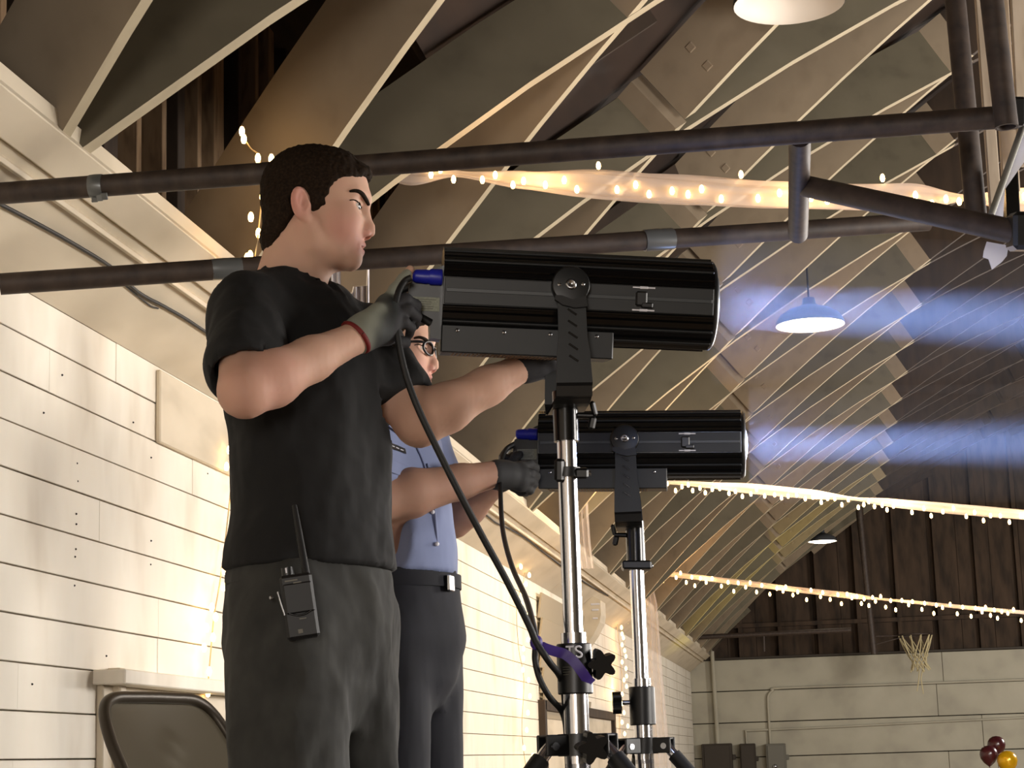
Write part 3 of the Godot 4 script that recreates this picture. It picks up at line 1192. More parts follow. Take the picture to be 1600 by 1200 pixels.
func build_drapes() -> void:
	sheer_drape("short sheer white drape beside the upper pole of the near tripod", -12.4, [Vector2(890, 745), Vector2(893, 800), Vector2(897, 850), Vector2(903, 889)], [Vector2(917, 745), Vector2(919, 800), Vector2(923, 850), Vector2(928, 888)], 3)
	sheer_drape("long sheer white drape behind the farther tripod pole", -18.2, [Vector2(1000, 886), Vector2(1000, 950), Vector2(1000, 1050), Vector2(1004, 1150), Vector2(1006, 1260)], [Vector2(1014, 886), Vector2(1027, 945), Vector2(1033, 1030), Vector2(1042, 1130), Vector2(1055, 1260)], 8)
	# the white cloth behind the man's glove, and the dull board in front of it
	var mb := Mb.new()
	var q := []
	for j in 7:
		for i in 25:
			var p := P(lerpf(517, 577, i / 24.0), lerpf(418, 520, j / 6.0), 5.6)
			p += cam_basis.z * 0.02 * sin(i * 1.7)
			q.append(mb.vert(p))
	for j in 6:
		for i in 24:
			mb.quad(j * 25 + i, (j + 1) * 25 + i, (j + 1) * 25 + i + 1, j * 25 + i + 1)
	tag(put("gathered_cloth", mb, M.cloth_white), "white gathered cloth hanging between the man's chin and his glove", "cloth")
	mb = Mb.new()
	var n0 := cam_basis.z
	mb.prism(Transform3D(cam_basis, P(555, 440, 5.3)), PackedVector2Array([Vector2(-0.038, 0.05), Vector2(0.036, 0.05), Vector2(0.034, -0.012), Vector2(-0.003, -0.015), Vector2(-0.006, -0.03), Vector2(-0.014, -0.038), Vector2(-0.028, -0.036), Vector2(-0.036, -0.02)]), 0.04)
	tag(put("bracket", mb, M.bolt_paint), "dull olive wooden bracket in front of the white gathered cloth", "bracket")
	# boarded window of wide lap boards
	var w := structure("window_1")
	var a := on_wall(838, 950)
	var b := on_wall(912, 1000)
	for i in 5:
		mb = Mb.new()
		var top := 2.5 - 0.165 * i
		var t := Transform3D(Basis(Vector3.BACK, -0.16), Vector3(WALLX + 0.022, top - 0.08, (a.z + b.z) / 2))
		mb.box(t, Vector3(0.016, 0.17, absf(a.z - b.z)), 0.003)
		put("slat", mb, M.louver, w)
	w = structure("window_2")
	a = on_wall(843, 1120)
	b = on_wall(953, 1110)
	var yt := on_wall(940, 1112).y
	for d in [[yt - 0.03, a.z, b.z, 0.07], [yt - 1.1, a.z, b.z, 0.07]]:
		mb = Mb.new()
		mb.box(Transform3D(Basis(), Vector3(WALLX + 0.02, d[0], (d[1] + d[2]) / 2)), Vector3(0.05, d[3], absf(d[1] - d[2])), 0.004)
		put("frame", mb, M.raw_wood, w)
	for z: float in [a.z, b.z]:
		mb = Mb.new()
		mb.box(Transform3D(Basis(), Vector3(WALLX + 0.02, yt - 0.57, z)), Vector3(0.05, 1.15, 0.09), 0.004)
		put("frame", mb, M.raw_wood, w)
	mb = Mb.new()
	mb.box(Transform3D(Basis(), Vector3(WALLX + 0.005, yt - 0.57, (a.z + b.z) / 2)), Vector3(0.012, 1.06, absf(a.z - b.z) - 0.06))
	put("pane", mb, M.trim, w)
	# projecting head and jamb of the window behind the chair
	w = structure("window_3")
	a = on_wall(190, 1060)
	var face_b := on_wall(196, 1068, 0.09)
	mb = Mb.new()
	mb.box(Transform3D(Basis(), Vector3(WALLX + 0.045, face_b.y + 0.019, face_b.z - 0.9)), Vector3(0.09, 0.038, 1.8), 0.003)
	put("head", mb, M.wall, w)
	mb = Mb.new()
	mb.box(Transform3D(Basis(), Vector3(WALLX + 0.01, face_b.y - 0.52, face_b.z - 0.9)), Vector3(0.02, 1.04, 1.74), 0.003)
	put("panel", mb, M.trim, w)
	var j := on_wall(182, 1050, 0.02)
	mb = Mb.new()
	mb.box(Transform3D(Basis(), Vector3(WALLX + 0.02, j.y - 0.52, j.z)), Vector3(0.04, 1.06, 0.045), 0.004)
	put("jamb", mb, M.trim, w)
	# flat hatch under the soffit
	a = on_wall(243, 584)
	b = on_wall(243, 692)
	mb = Mb.new()
	mb.box(Transform3D(Basis(), Vector3(WALLX + 0.008, (2.553 + b.y) / 2, a.z - 0.6)), Vector3(0.016, 2.553 - b.y, 1.2), 0.004)
	tag(put("hatch", mb, M.trim), "flat white painted hatch in the board wall left of the man in black", "hatch")
	for d in [[Vector3(WALLX + 0.004, b.y - 0.006, a.z - 0.6), Vector3(0.008, 0.006, 1.21)], [Vector3(WALLX + 0.004, (2.553 + b.y) / 2, a.z + 0.004), Vector3(0.008, 2.553 - b.y, 0.006)]]:
		pass
	# dark cable stapled along the soffit, sagging between staples
	var so := Vector3(WALLX, 2.567, 0)
	var sd := (Vector3(SPX + 0.015, SPY, 0) - so).normalized()
	var sn := Vector3(sd.y, -sd.x, 0)
	var pts := []
	for v: Vector2 in [Vector2(-40, 300), Vector2(0, 319), Vector2(50, 345), Vector2(110, 378), Vector2(176, 419), Vector2(215, 456), Vector2(255, 478), Vector2(290, 498), Vector2(325, 521), Vector2(400, 568), Vector2(520, 640), Vector2(640, 710), Vector2(755, 801), Vector2(775, 817), Vector2(795, 826), Vector2(822, 842), Vector2(845, 860), Vector2(874, 882), Vector2(915, 911), Vector2(950, 931)]:
		pts.append(on_plane(v.x, v.y, so + sn * 0.006, sn))
	mb = Mb.new()
	mb.tube(smooth_path(pts, 4), 0.005, 8)
	tag(put("cable", mb, M.wire), "thin dark cable stapled along the slanted white soffit", "cable")
	mb = Mb.new()
	pts = []
	for v: Vector2 in [Vector2(195, 446), Vector2(215, 462), Vector2(235, 478), Vector2(247, 482)]:
		pts.append(on_plane(v.x, v.y, so + sn * 0.004, sn))
	mb.tube(smooth_path(pts, 4), 0.0025, 6)
	tag(put("cable", mb, M.wire), "short loose cable end below the soffit cable, left of the black sleeve", "cable")
	# pale wall unit with bright slits
	var z := on_wall(905, 970).z
	var o := thing("wall_heater", "pale rounded wall unit with three slits right of the near tripod pole", "heater", Vector3(WALLX, 2.2, z))
	mb = Mb.new()
	var poly := PackedVector2Array()
	for v: Vector2 in [Vector2(903, 928), Vector2(925, 931), Vector2(938, 938), Vector2(939, 960), Vector2(937, 972), Vector2(928, 990), Vector2(916, 1008), Vector2(903, 1008)]:
		var p := on_plane(v.x, v.y, Vector3(0, 0, z), Vector3.BACK)
		poly.append(Vector2(p.x, p.y))
	mb.prism(Transform3D(Basis(), Vector3(0, 0, z - 0.35)), poly, 0.35)
	put("body", mb, M.trim, o)
	for k in 3:
		mb = Mb.new()
		var p := on_plane(930, 944 + 9 * k + (4 if k == 2 else 0), Vector3(0, 0, z), Vector3.BACK)
		mb.box(Transform3D(Basis(), p + Vector3(0, 0, 0.004)), Vector3(0.07 - 0.015 * k, 0.014, 0.012), 0.003)
		put("slit", mb, M.white, o)


# ---------------------------------------------------------------- hanging things at the right edge
func build_right_clutter() -> void:
	# pale boards that stand behind the pipes
	var sd := 0
	for d in [[1530, -30, 1556, 335, 5.0, 0.03], [1560, -30, 1580, 300, 5.05, 0.045], [1592, -30, 1606, 260, 5.0, 0.05]]:
		var mb := Mb.new()
		mb.bar(P(d[0], d[1], d[4]), P(d[2], d[3], d[4]), d[5], 0.02, cam_basis.x, 0.002)
		tag(put("hanging_board", mb, M.hang_wood), ["pale hanging board just right of the left vertical pipe", "pale hanging board behind the right vertical pipe", "pale hanging board at the right edge of the photo"][sd], "board", "pale boards behind the pipes")
		sd += 1
	# white banner tail and the white cloth above it
	var mb := Mb.new()
	var pts := PackedVector2Array()
	var o := P(1555, 390, 3.95)
	for v: Vector2 in [Vector2(1541, 378), Vector2(1575, 384), Vector2(1573, 400), Vector2(1566, 409), Vector2(1551, 421), Vector2(1545, 405), Vector2(1536, 402), Vector2(1537, 392)]:
		var p := cam_basis.inverse() * (P(v.x, v.y, 3.95) - o)
		pts.append(Vector2(p.x, p.y))
	mb.prism(Transform3D(cam_basis, o), pts, 0.004)
	tag(put("paper_tag", mb, M.white), "torn white paper hanging below the slanting pipe brace", "paper")
	mb = Mb.new()
	pts = PackedVector2Array()
	o = P(1570, 300, 4.05)
	for v: Vector2 in [Vector2(1600, 180), Vector2(1600, 250), Vector2(1569, 296), Vector2(1568, 352), Vector2(1548, 346), Vector2(1556, 310), Vector2(1575, 262), Vector2(1590, 215)]:
		var p := cam_basis.inverse() * (P(v.x, v.y, 4.05) - o)
		pts.append(Vector2(p.x, p.y))
	mb.prism(Transform3D(cam_basis, o), pts, 0.006)
	tag(put("cloth_strip", mb, M.white), "white cloth strip hanging in folds at the right edge", "cloth")
	mb = Mb.new()
	mb.tube(straight(P(1608, 170, 4.0), P(1549, 335, 4.0)), 0.0075, 10)
	tag(put("conduit", mb, M.box_grey), "thin grey rod slanting in front of the white cloth strip", "rod")
	mb = Mb.new()
	mb.bar(P(1578, 268, 4.25), P(1582, 348, 4.25), 0.03, 0.03, cam_basis.x, 0.003)
	tag(put("dark_post", mb, M.gloss_black), "short dark post above the end of the pipe brace", "post")


# ---------------------------------------------------------------- follow spots
# sight[0..2]: rear end, pivot and front end of the barrel's axis
func follow_spot(label: String, rear: Vector3, pivot: Vector3, front: Vector3, roll: float, up_yaw: Vector3, lit: bool) -> Node3D:
	var a := (front - rear).normalized()
	var len_ := rear.distance_to(front)
	var o := thing("follow_spot", label, "spotlight", pivot, "black follow spots on tripods")
	# barrel frame: x towards the camera's side, y up, z along the axis
	var side := a.cross(Vector3.UP).normalized()
	var up := side.cross(a)
	var bf := Basis(side, up, side.cross(up)).rotated(a, roll)   # z = side x up = -a ... turned below
	var x := bf.x
	var y := bf.y
	var t := Transform3D(Basis(x, y, x.cross(y)), rear)
	var zdir := t.basis.z
	if zdir.dot(a) < 0.0:
		t = Transform3D(Basis(x, y, -t.basis.z), rear)
	var mb := Mb.new()
	# extruded section: flat cheeks, grooves, and dark swelling corners with ribs
	var sec := []
	var r := 0.0925
	for q in 4:
		for e: Vector2 in [Vector2(-17, 0.955), Vector2(17, 0.955), Vector2(18.5, 0.99), Vector2(20, 0.99), Vector2(21.5, 0.94), Vector2(25, 0.94), Vector2(27, 0.985), Vector2(33, 1.0), Vector2(37, 1.005), Vector2(38, 1.03), Vector2(41, 1.03), Vector2(42, 0.985), Vector2(48, 0.985), Vector2(49, 1.03), Vector2(52, 1.03), Vector2(53, 1.005), Vector2(57, 1.0), Vector2(63, 0.985), Vector2(65, 0.94), Vector2(68.5, 0.94), Vector2(70, 0.99), Vector2(71.5, 0.99)]:
			var ang := deg_to_rad(e.x + 90.0 * q)
			var rr := r * e.y
			if e.x <= 17.0:
				rr = r * 0.955 * cos(deg_to_rad(17.0)) / cos(deg_to_rad(e.x))
			sec.append(Vector2(cos(ang), sin(ang)) * rr)
	var n := sec.size()
	for k in n:
		var p0: Vector2 = sec[k]
		var p1: Vector2 = sec[(k + 1) % n]
		mb.face([t * Vector3(p0.x, p0.y, 0), t * Vector3(p0.x, p0.y, len_), t * Vector3(p1.x, p1.y, len_), t * Vector3(p1.x, p1.y, 0)])
	# closed rear, rim round the open front
	var c := mb.v.size()
	mb.vert(t * Vector3.ZERO)
	for k in n:
		mb.vert(t * Vector3(sec[k].x, sec[k].y, 0))
	for k in n:
		mb.tri(c, c + 1 + k, c + 1 + (k + 1) % n)
	var zf := t.basis.z.normalized()
	c = mb.v.size()
	for k in n:
		mb.vert(t * Vector3(sec[k].x, sec[k].y, len_))
		mb.vert(t * Vector3(cos(atan2(sec[k].y, sec[k].x)) * 0.056, sin(atan2(sec[k].y, sec[k].x)) * 0.056, len_ + 0.004))
	for k in n:
		var j := (k + 1) % n
		mb.quad(c + 2 * k, c + 2 * j, c + 2 * j + 1, c + 2 * k + 1)
	mb.outward(0)
	put("barrel", mb, M.gloss_black, o)
	for sg: float in [1.0, -1.0]:
		mb = Mb.new()
		mb.box(t * Transform3D(Basis(), Vector3(sg * (r * 0.955 * 0.956 + 0.001), 0, len_ / 2)), Vector3(0.004, 0.05, len_ - 0.004), 0.001)
		var ck := put("side_plate", mb, M.grey_metal, o)
		mb = Mb.new()
		mb.box(t * Transform3D(Basis(), Vector3(sg * (r * 0.955 * 0.956 + 0.0035), 0.001, len_ / 2)), Vector3(0.003, 0.0068, len_ - 0.01), 0.0005)
		put("stripe", mb, M.stripe, ck)
	for ang: float in [36.5, 143.5, -36.5, -143.5, 53.5, -53.5]:
		mb = Mb.new()
		var rr := r * 1.028
		mb.box(t * Transform3D(Basis(Vector3.BACK, deg_to_rad(ang)), Vector3(cos(deg_to_rad(ang)) * rr, sin(deg_to_rad(ang)) * rr, len_ / 2)), Vector3(0.005, 0.0045, len_ - 0.002), 0.001)
		put("rib", mb, M.grey_metal, o)
	# front ring and lens
	mb = Mb.new()
	mb.lathe(t * Vector3(0, 0, len_), zf, [Vector2(0.054, 0.0), Vector2(0.086, 0.0), Vector2(0.086, 0.0), Vector2(0.086, 0.006), Vector2(0.08, 0.011), Vector2(0.062, 0.012), Vector2(0.056, 0.008), Vector2(0.056, -0.01)], 48)
	put("front_ring", mb, M.black_metal, o)
	mb = Mb.new()
	mb.lathe(t * Vector3(0, 0, len_), zf, [Vector2(0.058, 0.0), Vector2(0.05, 0.008), Vector2(0.036, 0.0145), Vector2(0.018, 0.018), Vector2(0, 0.019)], 40)
	put("lens", mb, M.lens, o)
	# power box under the rear of the barrel with a slotted grille
	mb = Mb.new()
	var bl := len_ * 0.635
	mb.box(t * Transform3D(Basis(), Vector3(0.004, -0.0885, bl / 2)), Vector3(0.128, 0.052, bl), 0.002)
	var pb := put("power_box", mb, M.grey_metal, o)
	mb = Mb.new()
	for k in 34:
		for w: float in [-0.024, 0.024]:
			mb.box(t * Transform3D(Basis(), Vector3(0.004 + w, -0.1149, 0.025 + k * 0.0075)), Vector3(0.038, 0.0016, 0.0036))
	var gr := put("grille_slots", mb, M.pale_stud, pb)
	gr.set_meta("kind", "stuff")
	for k in 4:
		mb = Mb.new()
		mb.lathe(t * Vector3(0.068, -0.073, bl * (0.09 + 0.27 * k)), t.basis.x, [Vector2(0.004, 0), Vector2(0.0036, 0.002), Vector2(0, 0.0026)], 10)
		put("screw", mb, M.bolt, pb)
	# shutter levers near the front
	mb = Mb.new()
	mb.box(t * Transform3D(Basis(), Vector3(0.088, 0.0, len_ * 0.726)), Vector3(0.02, 0.028, 0.022), 0.003)
	mb.box(t * Transform3D(Basis(), Vector3(0.093, -0.012, len_ * 0.747)), Vector3(0.012, 0.01, 0.022), 0.002)
	put("slide_knob", mb, M.plastic, o)
	for w: float in [0.0212, -0.0212]:
		mb = Mb.new()
		mb.box(t * Transform3D(Basis(), Vector3(0.0895, w, len_ * 0.735)), Vector3(0.003, 0.0026, 0.042))
		mb.box(t * Transform3D(Basis(), Vector3(0.0898, w, len_ * 0.735)), Vector3(0.0035, 0.0046, 0.015), 0.0005)
		put("engraved_mark", mb, M.white, o)
	# rear block: connector, rating label and grip
	mb = Mb.new()
	var poly := PackedVector2Array([Vector2(0, 0.05), Vector2(-0.03, 0.035), Vector2(-0.062, 0.012), Vector2(-0.068, -0.03), Vector2(-0.06, -0.05), Vector2(-0.022, -0.056), Vector2(-0.02, -0.088), Vector2(0, -0.09)])
	mb.prism(t * Transform3D(Basis(Vector3.BACK, Vector3.UP, Vector3.LEFT), Vector3(0.05, 0.0, 0.0)), poly, 0.1)
	var rb := put("rear_block", mb, M.black_metal, o)
	mb = Mb.new()
	mb.box(t * Transform3D(Basis(), Vector3(0.0505, -0.025, -0.03)), Vector3(0.002, 0.026, 0.05))
	put("rating_label", mb, M.paper, rb)
	for k in 5:
		mb = Mb.new()
		mb.box(t * Transform3D(Basis(), Vector3(0.0517, -0.0165 - 0.0042 * k, -0.03 - 0.004 * (k % 2))), Vector3(0.0006, 0.0012, 0.036 - 0.009 * (k % 3)))
		put("label_line", mb, M.box_grey, rb)
	mb = Mb.new()
	mb.lathe(t * Vector3(0.055, 0.026, -0.002), -zf, [Vector2(0.014, 0), Vector2(0.0155, 0.002), Vector2(0.0155, 0.022), Vector2(0.013, 0.025), Vector2(0.0138, 0.03), Vector2(0.0125, 0.05), Vector2(0.009, 0.056), Vector2(0, 0.056)], 20)
	put("power_connector", mb, M.blue, rb)
	mb = Mb.new()
	mb.tube(smooth_path([t * Vector3(-0.05, 0.03, -0.03), t * Vector3(-0.05, 0.0, -0.085), t * Vector3(0.0, -0.03, -0.1), t * Vector3(0.05, -0.03, -0.085), t * Vector3(0.05, -0.06, -0.02)], 5), 0.008, 8)
	put("grip", mb, M.rubber, o)
	# yoke: two arms with pivot discs and slots, joined below
	var wx := Vector3.UP.cross(a).normalized() * -1.0
	if wx.dot(x) < 0.0:
		wx = -wx
	var az := wx.cross(Vector3.UP).normalized()
	var yt := Transform3D(Basis(wx, Vector3.UP, az), pivot)
	for sg: float in [1.0, -1.0]:
		mb = Mb.new()
		var arm := PackedVector2Array([Vector2(-0.026, -0.02), Vector2(0.026, -0.02), Vector2(0.027, -0.1), Vector2(0.031, -0.13), Vector2(0.0335, -0.185), Vector2(-0.0335, -0.185), Vector2(-0.031, -0.13), Vector2(-0.027, -0.1)])
		mb.prism(yt * Transform3D(Basis(Vector3.BACK, Vector3.UP, Vector3.LEFT * sg), Vector3(sg * 0.112, 0, 0)), arm, 0.004)
		var ya := put("yoke_arm", mb, M.grey_metal, o)
		mb = Mb.new()
		mb.lathe(yt * Vector3(sg * 0.096, 0, 0), wx * sg, [Vector2(0, 0), Vector2(0.036, 0), Vector2(0.036, 0), Vector2(0.036, 0.016), Vector2(0.033, 0.019), Vector2(0, 0.019)], 32)
		put("pivot_disc", mb, M.black_metal, ya)
		mb = Mb.new()
		mb.lathe(yt * Vector3(sg * 0.115, 0, 0), wx * sg, [Vector2(0.0105, 0), Vector2(0.0105, 0.002), Vector2(0.008, 0.0045), Vector2(0.006, 0.0045), Vector2(0.004, 0.002), Vector2(0, 0.002)], 20)
		put("pivot_bolt", mb, M.bolt, ya)
		for k in 5:
			mb = Mb.new()
			mb.box(yt * Transform3D(Basis(Vector3.RIGHT, -0.62 * 1.0), Vector3(sg * 0.1135, -0.052 - 0.022 * k, 0)), Vector3(0.0012, 0.004, 0.02), 0.0004)
			put("slot", mb, M.gloss_black, ya)
	for w: float in [-0.022, 0.022]:
		mb = Mb.new()
		mb.lathe(yt * Vector3(0.114, 0.0, w), wx, [Vector2(0.004, 0), Vector2(0.0035, 0.002), Vector2(0, 0.003)], 10)
		put("pivot_pin", mb, M.bolt, o)
	# locking lever below the disc
	mb = Mb.new()
	mb.prism(yt * Transform3D(Basis(Vector3.BACK, Vector3.UP, Vector3.LEFT), Vector3(0.123, 0, 0)), PackedVector2Array([Vector2(-0.026, -0.024), Vector2(0.0, -0.03), Vector2(0.02, -0.022), Vector2(0.031, -0.022), Vector2(0.032, -0.03), Vector2(0.018, -0.04), Vector2(-0.004, -0.046), Vector2(-0.028, -0.044)]), 0.01)
	put("locking_lever", mb, M.plastic, o)
	mb = Mb.new()
	var us := []
	for k in 9:
		var f := -1.0 + 0.25 * k
		var yy := -0.185 - 0.03 * (1.0 - pow(absf(f), 6.0))
		us.append(Vector2(f * 0.112, yy))
	var foot := PackedVector2Array()
	for p: Vector2 in us:
		foot.append(p)
	foot.append(Vector2(0.108, -0.185))
	foot.append(Vector2(0.1, -0.208))
	foot.append(Vector2(-0.1, -0.208))
	foot.append(Vector2(-0.108, -0.185))
	mb.prism(yt * Transform3D(Basis(), Vector3(0, 0, -0.0335)), foot, 0.067)
	put("yoke_base", mb, M.black_metal, o)
	# light that leaves the lens: small emitters spread over its face
	for k in 13:
		var rr := 0.0 if k == 0 else (0.019 if k < 5 else 0.037)
		var aa := 0.0 if k == 0 else (TAU * k / 4.0 if k < 5 else TAU * (k + 0.5) / 8.0)
		var l := SpotLight3D.new()
		l.name = "follow_spot_light"
		l.position = t * Vector3(cos(aa) * rr, sin(aa) * rr, len_ + 0.022)
		l.look_at_from_position(l.position, l.position + a, Vector3.UP)
		l.spot_angle = 2.7
		l.spot_angle_attenuation = 0.5
		l.spot_range = 40.0
		l.spot_attenuation = 2.0
		l.light_size = 0.01
		l.light_energy = 16.0
		l.light_color = Color(0.66, 0.76, 1.0)
		l.shadow_enabled = true
		add_child(l, true)
	# softer light close to the lens
	for q: Vector2 in [Vector2(7.0, 4.0)]:
		var l := SpotLight3D.new()
		l.name = "follow_spot_light"
		l.position = t * Vector3(0, 0, len_ + 0.022)
		l.look_at_from_position(l.position, l.position + a, Vector3.UP)
		l.spot_angle = q.x
		l.spot_angle_attenuation = 0.4
		l.spot_range = 40.0
		l.spot_attenuation = 2.0
		l.light_size = 0.015
		l.light_energy = q.y
		l.light_color = Color(0.66, 0.76, 1.0)
		l.shadow_enabled = true
		add_child(l, true)
	var glow := OmniLight3D.new()
	glow.name = "lens_light"
	glow.position = t * Vector3(0, 0, len_ + 0.05)
	glow.light_energy = 0.1
	glow.light_size = 0.03
	glow.light_color = Color(0.66, 0.76, 1.0)
	glow.omni_range = 40.0
	glow.omni_attenuation = 2.0
	glow.shadow_enabled = true
	add_child(glow, true)
	return o


var spot1 := []
var spot2 := []


func build_spotlights() -> void:
	spot1 = [P(690, 459, 3.62), P(882, 467, 3.64), P(1104, 478, 3.665)]
	spot2 = [P(844, 697, 4.96), P(978, 696, 4.95), P(1157, 695, 4.92)]
	follow_spot("nearer black follow spot, gripped by the man in the black shirt", spot1[0], spot1[1], spot1[2], deg_to_rad(9), Vector3.UP, true)
	follow_spot("farther black follow spot with its bright lens showing, lower in the picture", spot2[0], spot2[1], spot2[2], deg_to_rad(4), Vector3.UP, true)


# haze lit by the follow spots
func build_beams() -> void:
	for d in [[spot1, "hazy blue-white beam of the nearer follow spot"], [spot2, "hazy blue-white beam of the farther follow spot"]]:
		var a: Vector3 = (d[0][2] - d[0][0]).normalized()
		var start: Vector3 = d[0][2] + a * 0.022
		var f := FogVolume.new()
		f.name = numbered("light_beam")
		f.shape = RenderingServer.FOG_VOLUME_SHAPE_CYLINDER
		var l := 2.6
		f.size = Vector3(0.3, l, 0.3)
		var x := a.cross(Vector3.UP).normalized()
		f.transform = Transform3D(Basis(x, a, x.cross(a)), start + a * l * 0.5)
		var m := FogMaterial.new()
		m.albedo = Color(0.9, 0.93, 1.0)
		m.density = 0.12
		f.material = m
		add_child(f)
		tag(f, d[1], "light beam", "light beams", "stuff")


# ---------------------------------------------------------------- tripods
func knob(mb: Mb, o: Vector3, d: Vector3, r: float) -> void:
	var x := d.cross(Vector3.UP).normalized()
	var y := d.cross(x)
	var pts := PackedVector2Array()
	for k in 40:
		var a := TAU * k / 40.0
		pts.append(Vector2(cos(a), sin(a)) * r * (0.78 + 0.22 * cos(5.0 * a)))
	mb.prism(Transform3D(Basis(x, y, x.cross(y)), o), pts, 0.022 if x.cross(y).dot(d) > 0 else -0.022)


func tripod(label: String, at: Vector3, top: float, d: Dictionary) -> void:
	var floor_y := 0.75
	var o := thing("tripod", label, "tripod", Vector3(at.x, floor_y, at.z), "light tripods")
	var c := Vector3(at.x, 0, at.z)
	var mb := Mb.new()
	mb.tube(straight(c + Vector3(0, d.bracket - 0.06, 0), c + Vector3(0, d.collar + 0.02, 0), 3), 0.0232, 28)
	put("lower_tube", mb, M.chrome, o)
	mb = Mb.new()
	mb.tube(straight(c + Vector3(0, d.bracket - 0.4, 0), c + Vector3(0, d.bracket - 0.05, 0), 3), 0.0232, 28)
	put("lower_tube", mb, M.chrome, o)
	mb = Mb.new()
	mb.tube(straight(c + Vector3(0, d.collar, 0), c + Vector3(0, d.socket + 0.02, 0), 4), 0.0183, 28)
	put("upper_tube", mb, M.chrome, o)
	mb = Mb.new()
	var r1: float = d.socket_r
	mb.lathe(c + Vector3(0, d.socket, 0), Vector3.UP, [Vector2(0.0185, 0), Vector2(r1, 0), Vector2(r1, 0), Vector2(r1, top - d.socket), Vector2(r1, top - d.socket), Vector2(0, top - d.socket)], 32)
	put("socket", mb, M.gloss_black, o)
	if d.has("ring"):
		mb = Mb.new()
		mb.box(Transform3D(Basis(cam_basis.x, Vector3.UP, cam_basis.x.cross(Vector3.UP)), c + Vector3(0, d.ring, 0)), Vector3(0.074, 0.022, 0.06), 0.004)
		var rg := put("clamp_ring", mb, M.plastic, o)
		mb = Mb.new()
		mb.lathe(c + Vector3(0, d.ring + 0.0, 0) + cam_basis.x * 0.036, cam_basis.x, [Vector2(0.0055, 0), Vector2(0.005, 0.006), Vector2(0, 0.007)], 12)
		put("bolt", mb, M.bolt, rg)
	# collar with its star knob
	mb = Mb.new()
	var ch: float = d.collar_h
	mb.lathe(c + Vector3(0, d.collar - ch, 0), Vector3.UP, [Vector2(0.024, 0), Vector2(0.031, 0), Vector2(0.0325, 0.002), Vector2(0.0325, 0.002), Vector2(0.0325, ch - 0.002), Vector2(0.0325, ch - 0.002), Vector2(0.031, ch), Vector2(0.018, ch)], 36)
	var col := put("collar", mb, M.plastic, o)
	var kd: Vector3 = d.knob_dir
	mb = Mb.new()
	mb.tube([c + Vector3(0, d.collar - ch * 0.4, 0) + kd * 0.028, c + Vector3(0, d.collar - ch * 0.4, 0) + kd * 0.05], 0.006, 10)
	put("knob_shaft", mb, M.bolt, col)
	mb = Mb.new()
	knob(mb, c + Vector3(0, d.collar - ch * 0.4, 0) + kd * d.knob_off, d.knob_face, 0.029)
	put("star_knob", mb, M.plastic, col)
	# leg bracket, three legs with black sleeves, braces
	mb = Mb.new()
	var by: float = d.bracket
	mb.lathe(c + Vector3(0, by - 0.036, 0), Vector3.UP, [Vector2(0.024, 0), Vector2(0.036, 0), Vector2(0.036, 0), Vector2(0.036, 0.04), Vector2(0.036, 0.04), Vector2(0.024, 0.04)], 24)
	put("bracket", mb, M.plastic, o)
	for k in 3:
		var ang: float = d.leg0 + TAU * k / 3.0
		var out := (Vector3(cam_basis.x.x, 0, cam_basis.x.z).normalized() * cos(ang) + Vector3(cam_basis.z.x, 0, cam_basis.z.z).normalized() * sin(ang)).normalized()
		var hinge := c + Vector3(0, by - 0.018, 0) + out * 0.058
		mb = Mb.new()
		var tang := out.cross(Vector3.UP)
		for sg: float in [-1.0, 1.0]:
			mb.box(Transform3D(Basis(out, Vector3.UP, out.cross(Vector3.UP)), c + Vector3(0, by - 0.016, 0) + out * 0.05 + tang * sg * 0.017), Vector3(0.05, 0.038, 0.007), 0.002)
		mb.box(Transform3D(Basis(out, Vector3.UP, out.cross(Vector3.UP)), c + Vector3(0, by - 0.0, 0) + out * 0.045), Vector3(0.056, 0.006, 0.04), 0.002)
		put("hinge", mb, M.plastic, o)
		mb = Mb.new()
		mb.lathe(hinge - tang * 0.023, tang, [Vector2(0, 0), Vector2(0.0075, 0), Vector2(0.0075, 0), Vector2(0.0075, 0.046), Vector2(0.0075, 0.046), Vector2(0, 0.046)], 14)
		put("hinge_bolt", mb, M.bolt, o)
		var foot := c + out * 0.62
		foot.y = floor_y + 0.03
		mb = Mb.new()
		mb.tube(straight(hinge, foot, 2), 0.0125, 16)
		var leg := put("leg", mb, M.chrome, o)
		mb = Mb.new()
		mb.tube(straight(hinge.lerp(foot, 0.035), hinge.lerp(foot, 0.45), 2), 0.0175, 16)
		put("sleeve", mb, M.rubber, leg)
		mb = Mb.new()
		mb.lathe(Vector3(foot.x, floor_y, foot.z), Vector3.UP, [Vector2(0, 0), Vector2(0.022, 0), Vector2(0.02, 0.03), Vector2(0.014, 0.05), Vector2(0, 0.05)], 14)
		put("rubber_foot", mb, M.rubber, leg)
		mb = Mb.new()
		mb.bar(c + Vector3(0, by - 0.38, 0) + out * 0.025, hinge.lerp(foot, 0.5), 0.016, 0.005, tang)
		put("brace", mb, M.bolt, o)
	mb = Mb.new()
	mb.lathe(c + Vector3(0, by - 0.42, 0), Vector3.UP, [Vector2(0.024, 0), Vector2(0.034, 0), Vector2(0.034, 0), Vector2(0.034, 0.06), Vector2(0.034, 0.06), Vector2(0.024, 0.06)], 24)
	put("slider", mb, M.plastic, o)
	var sx := cam_basis.x
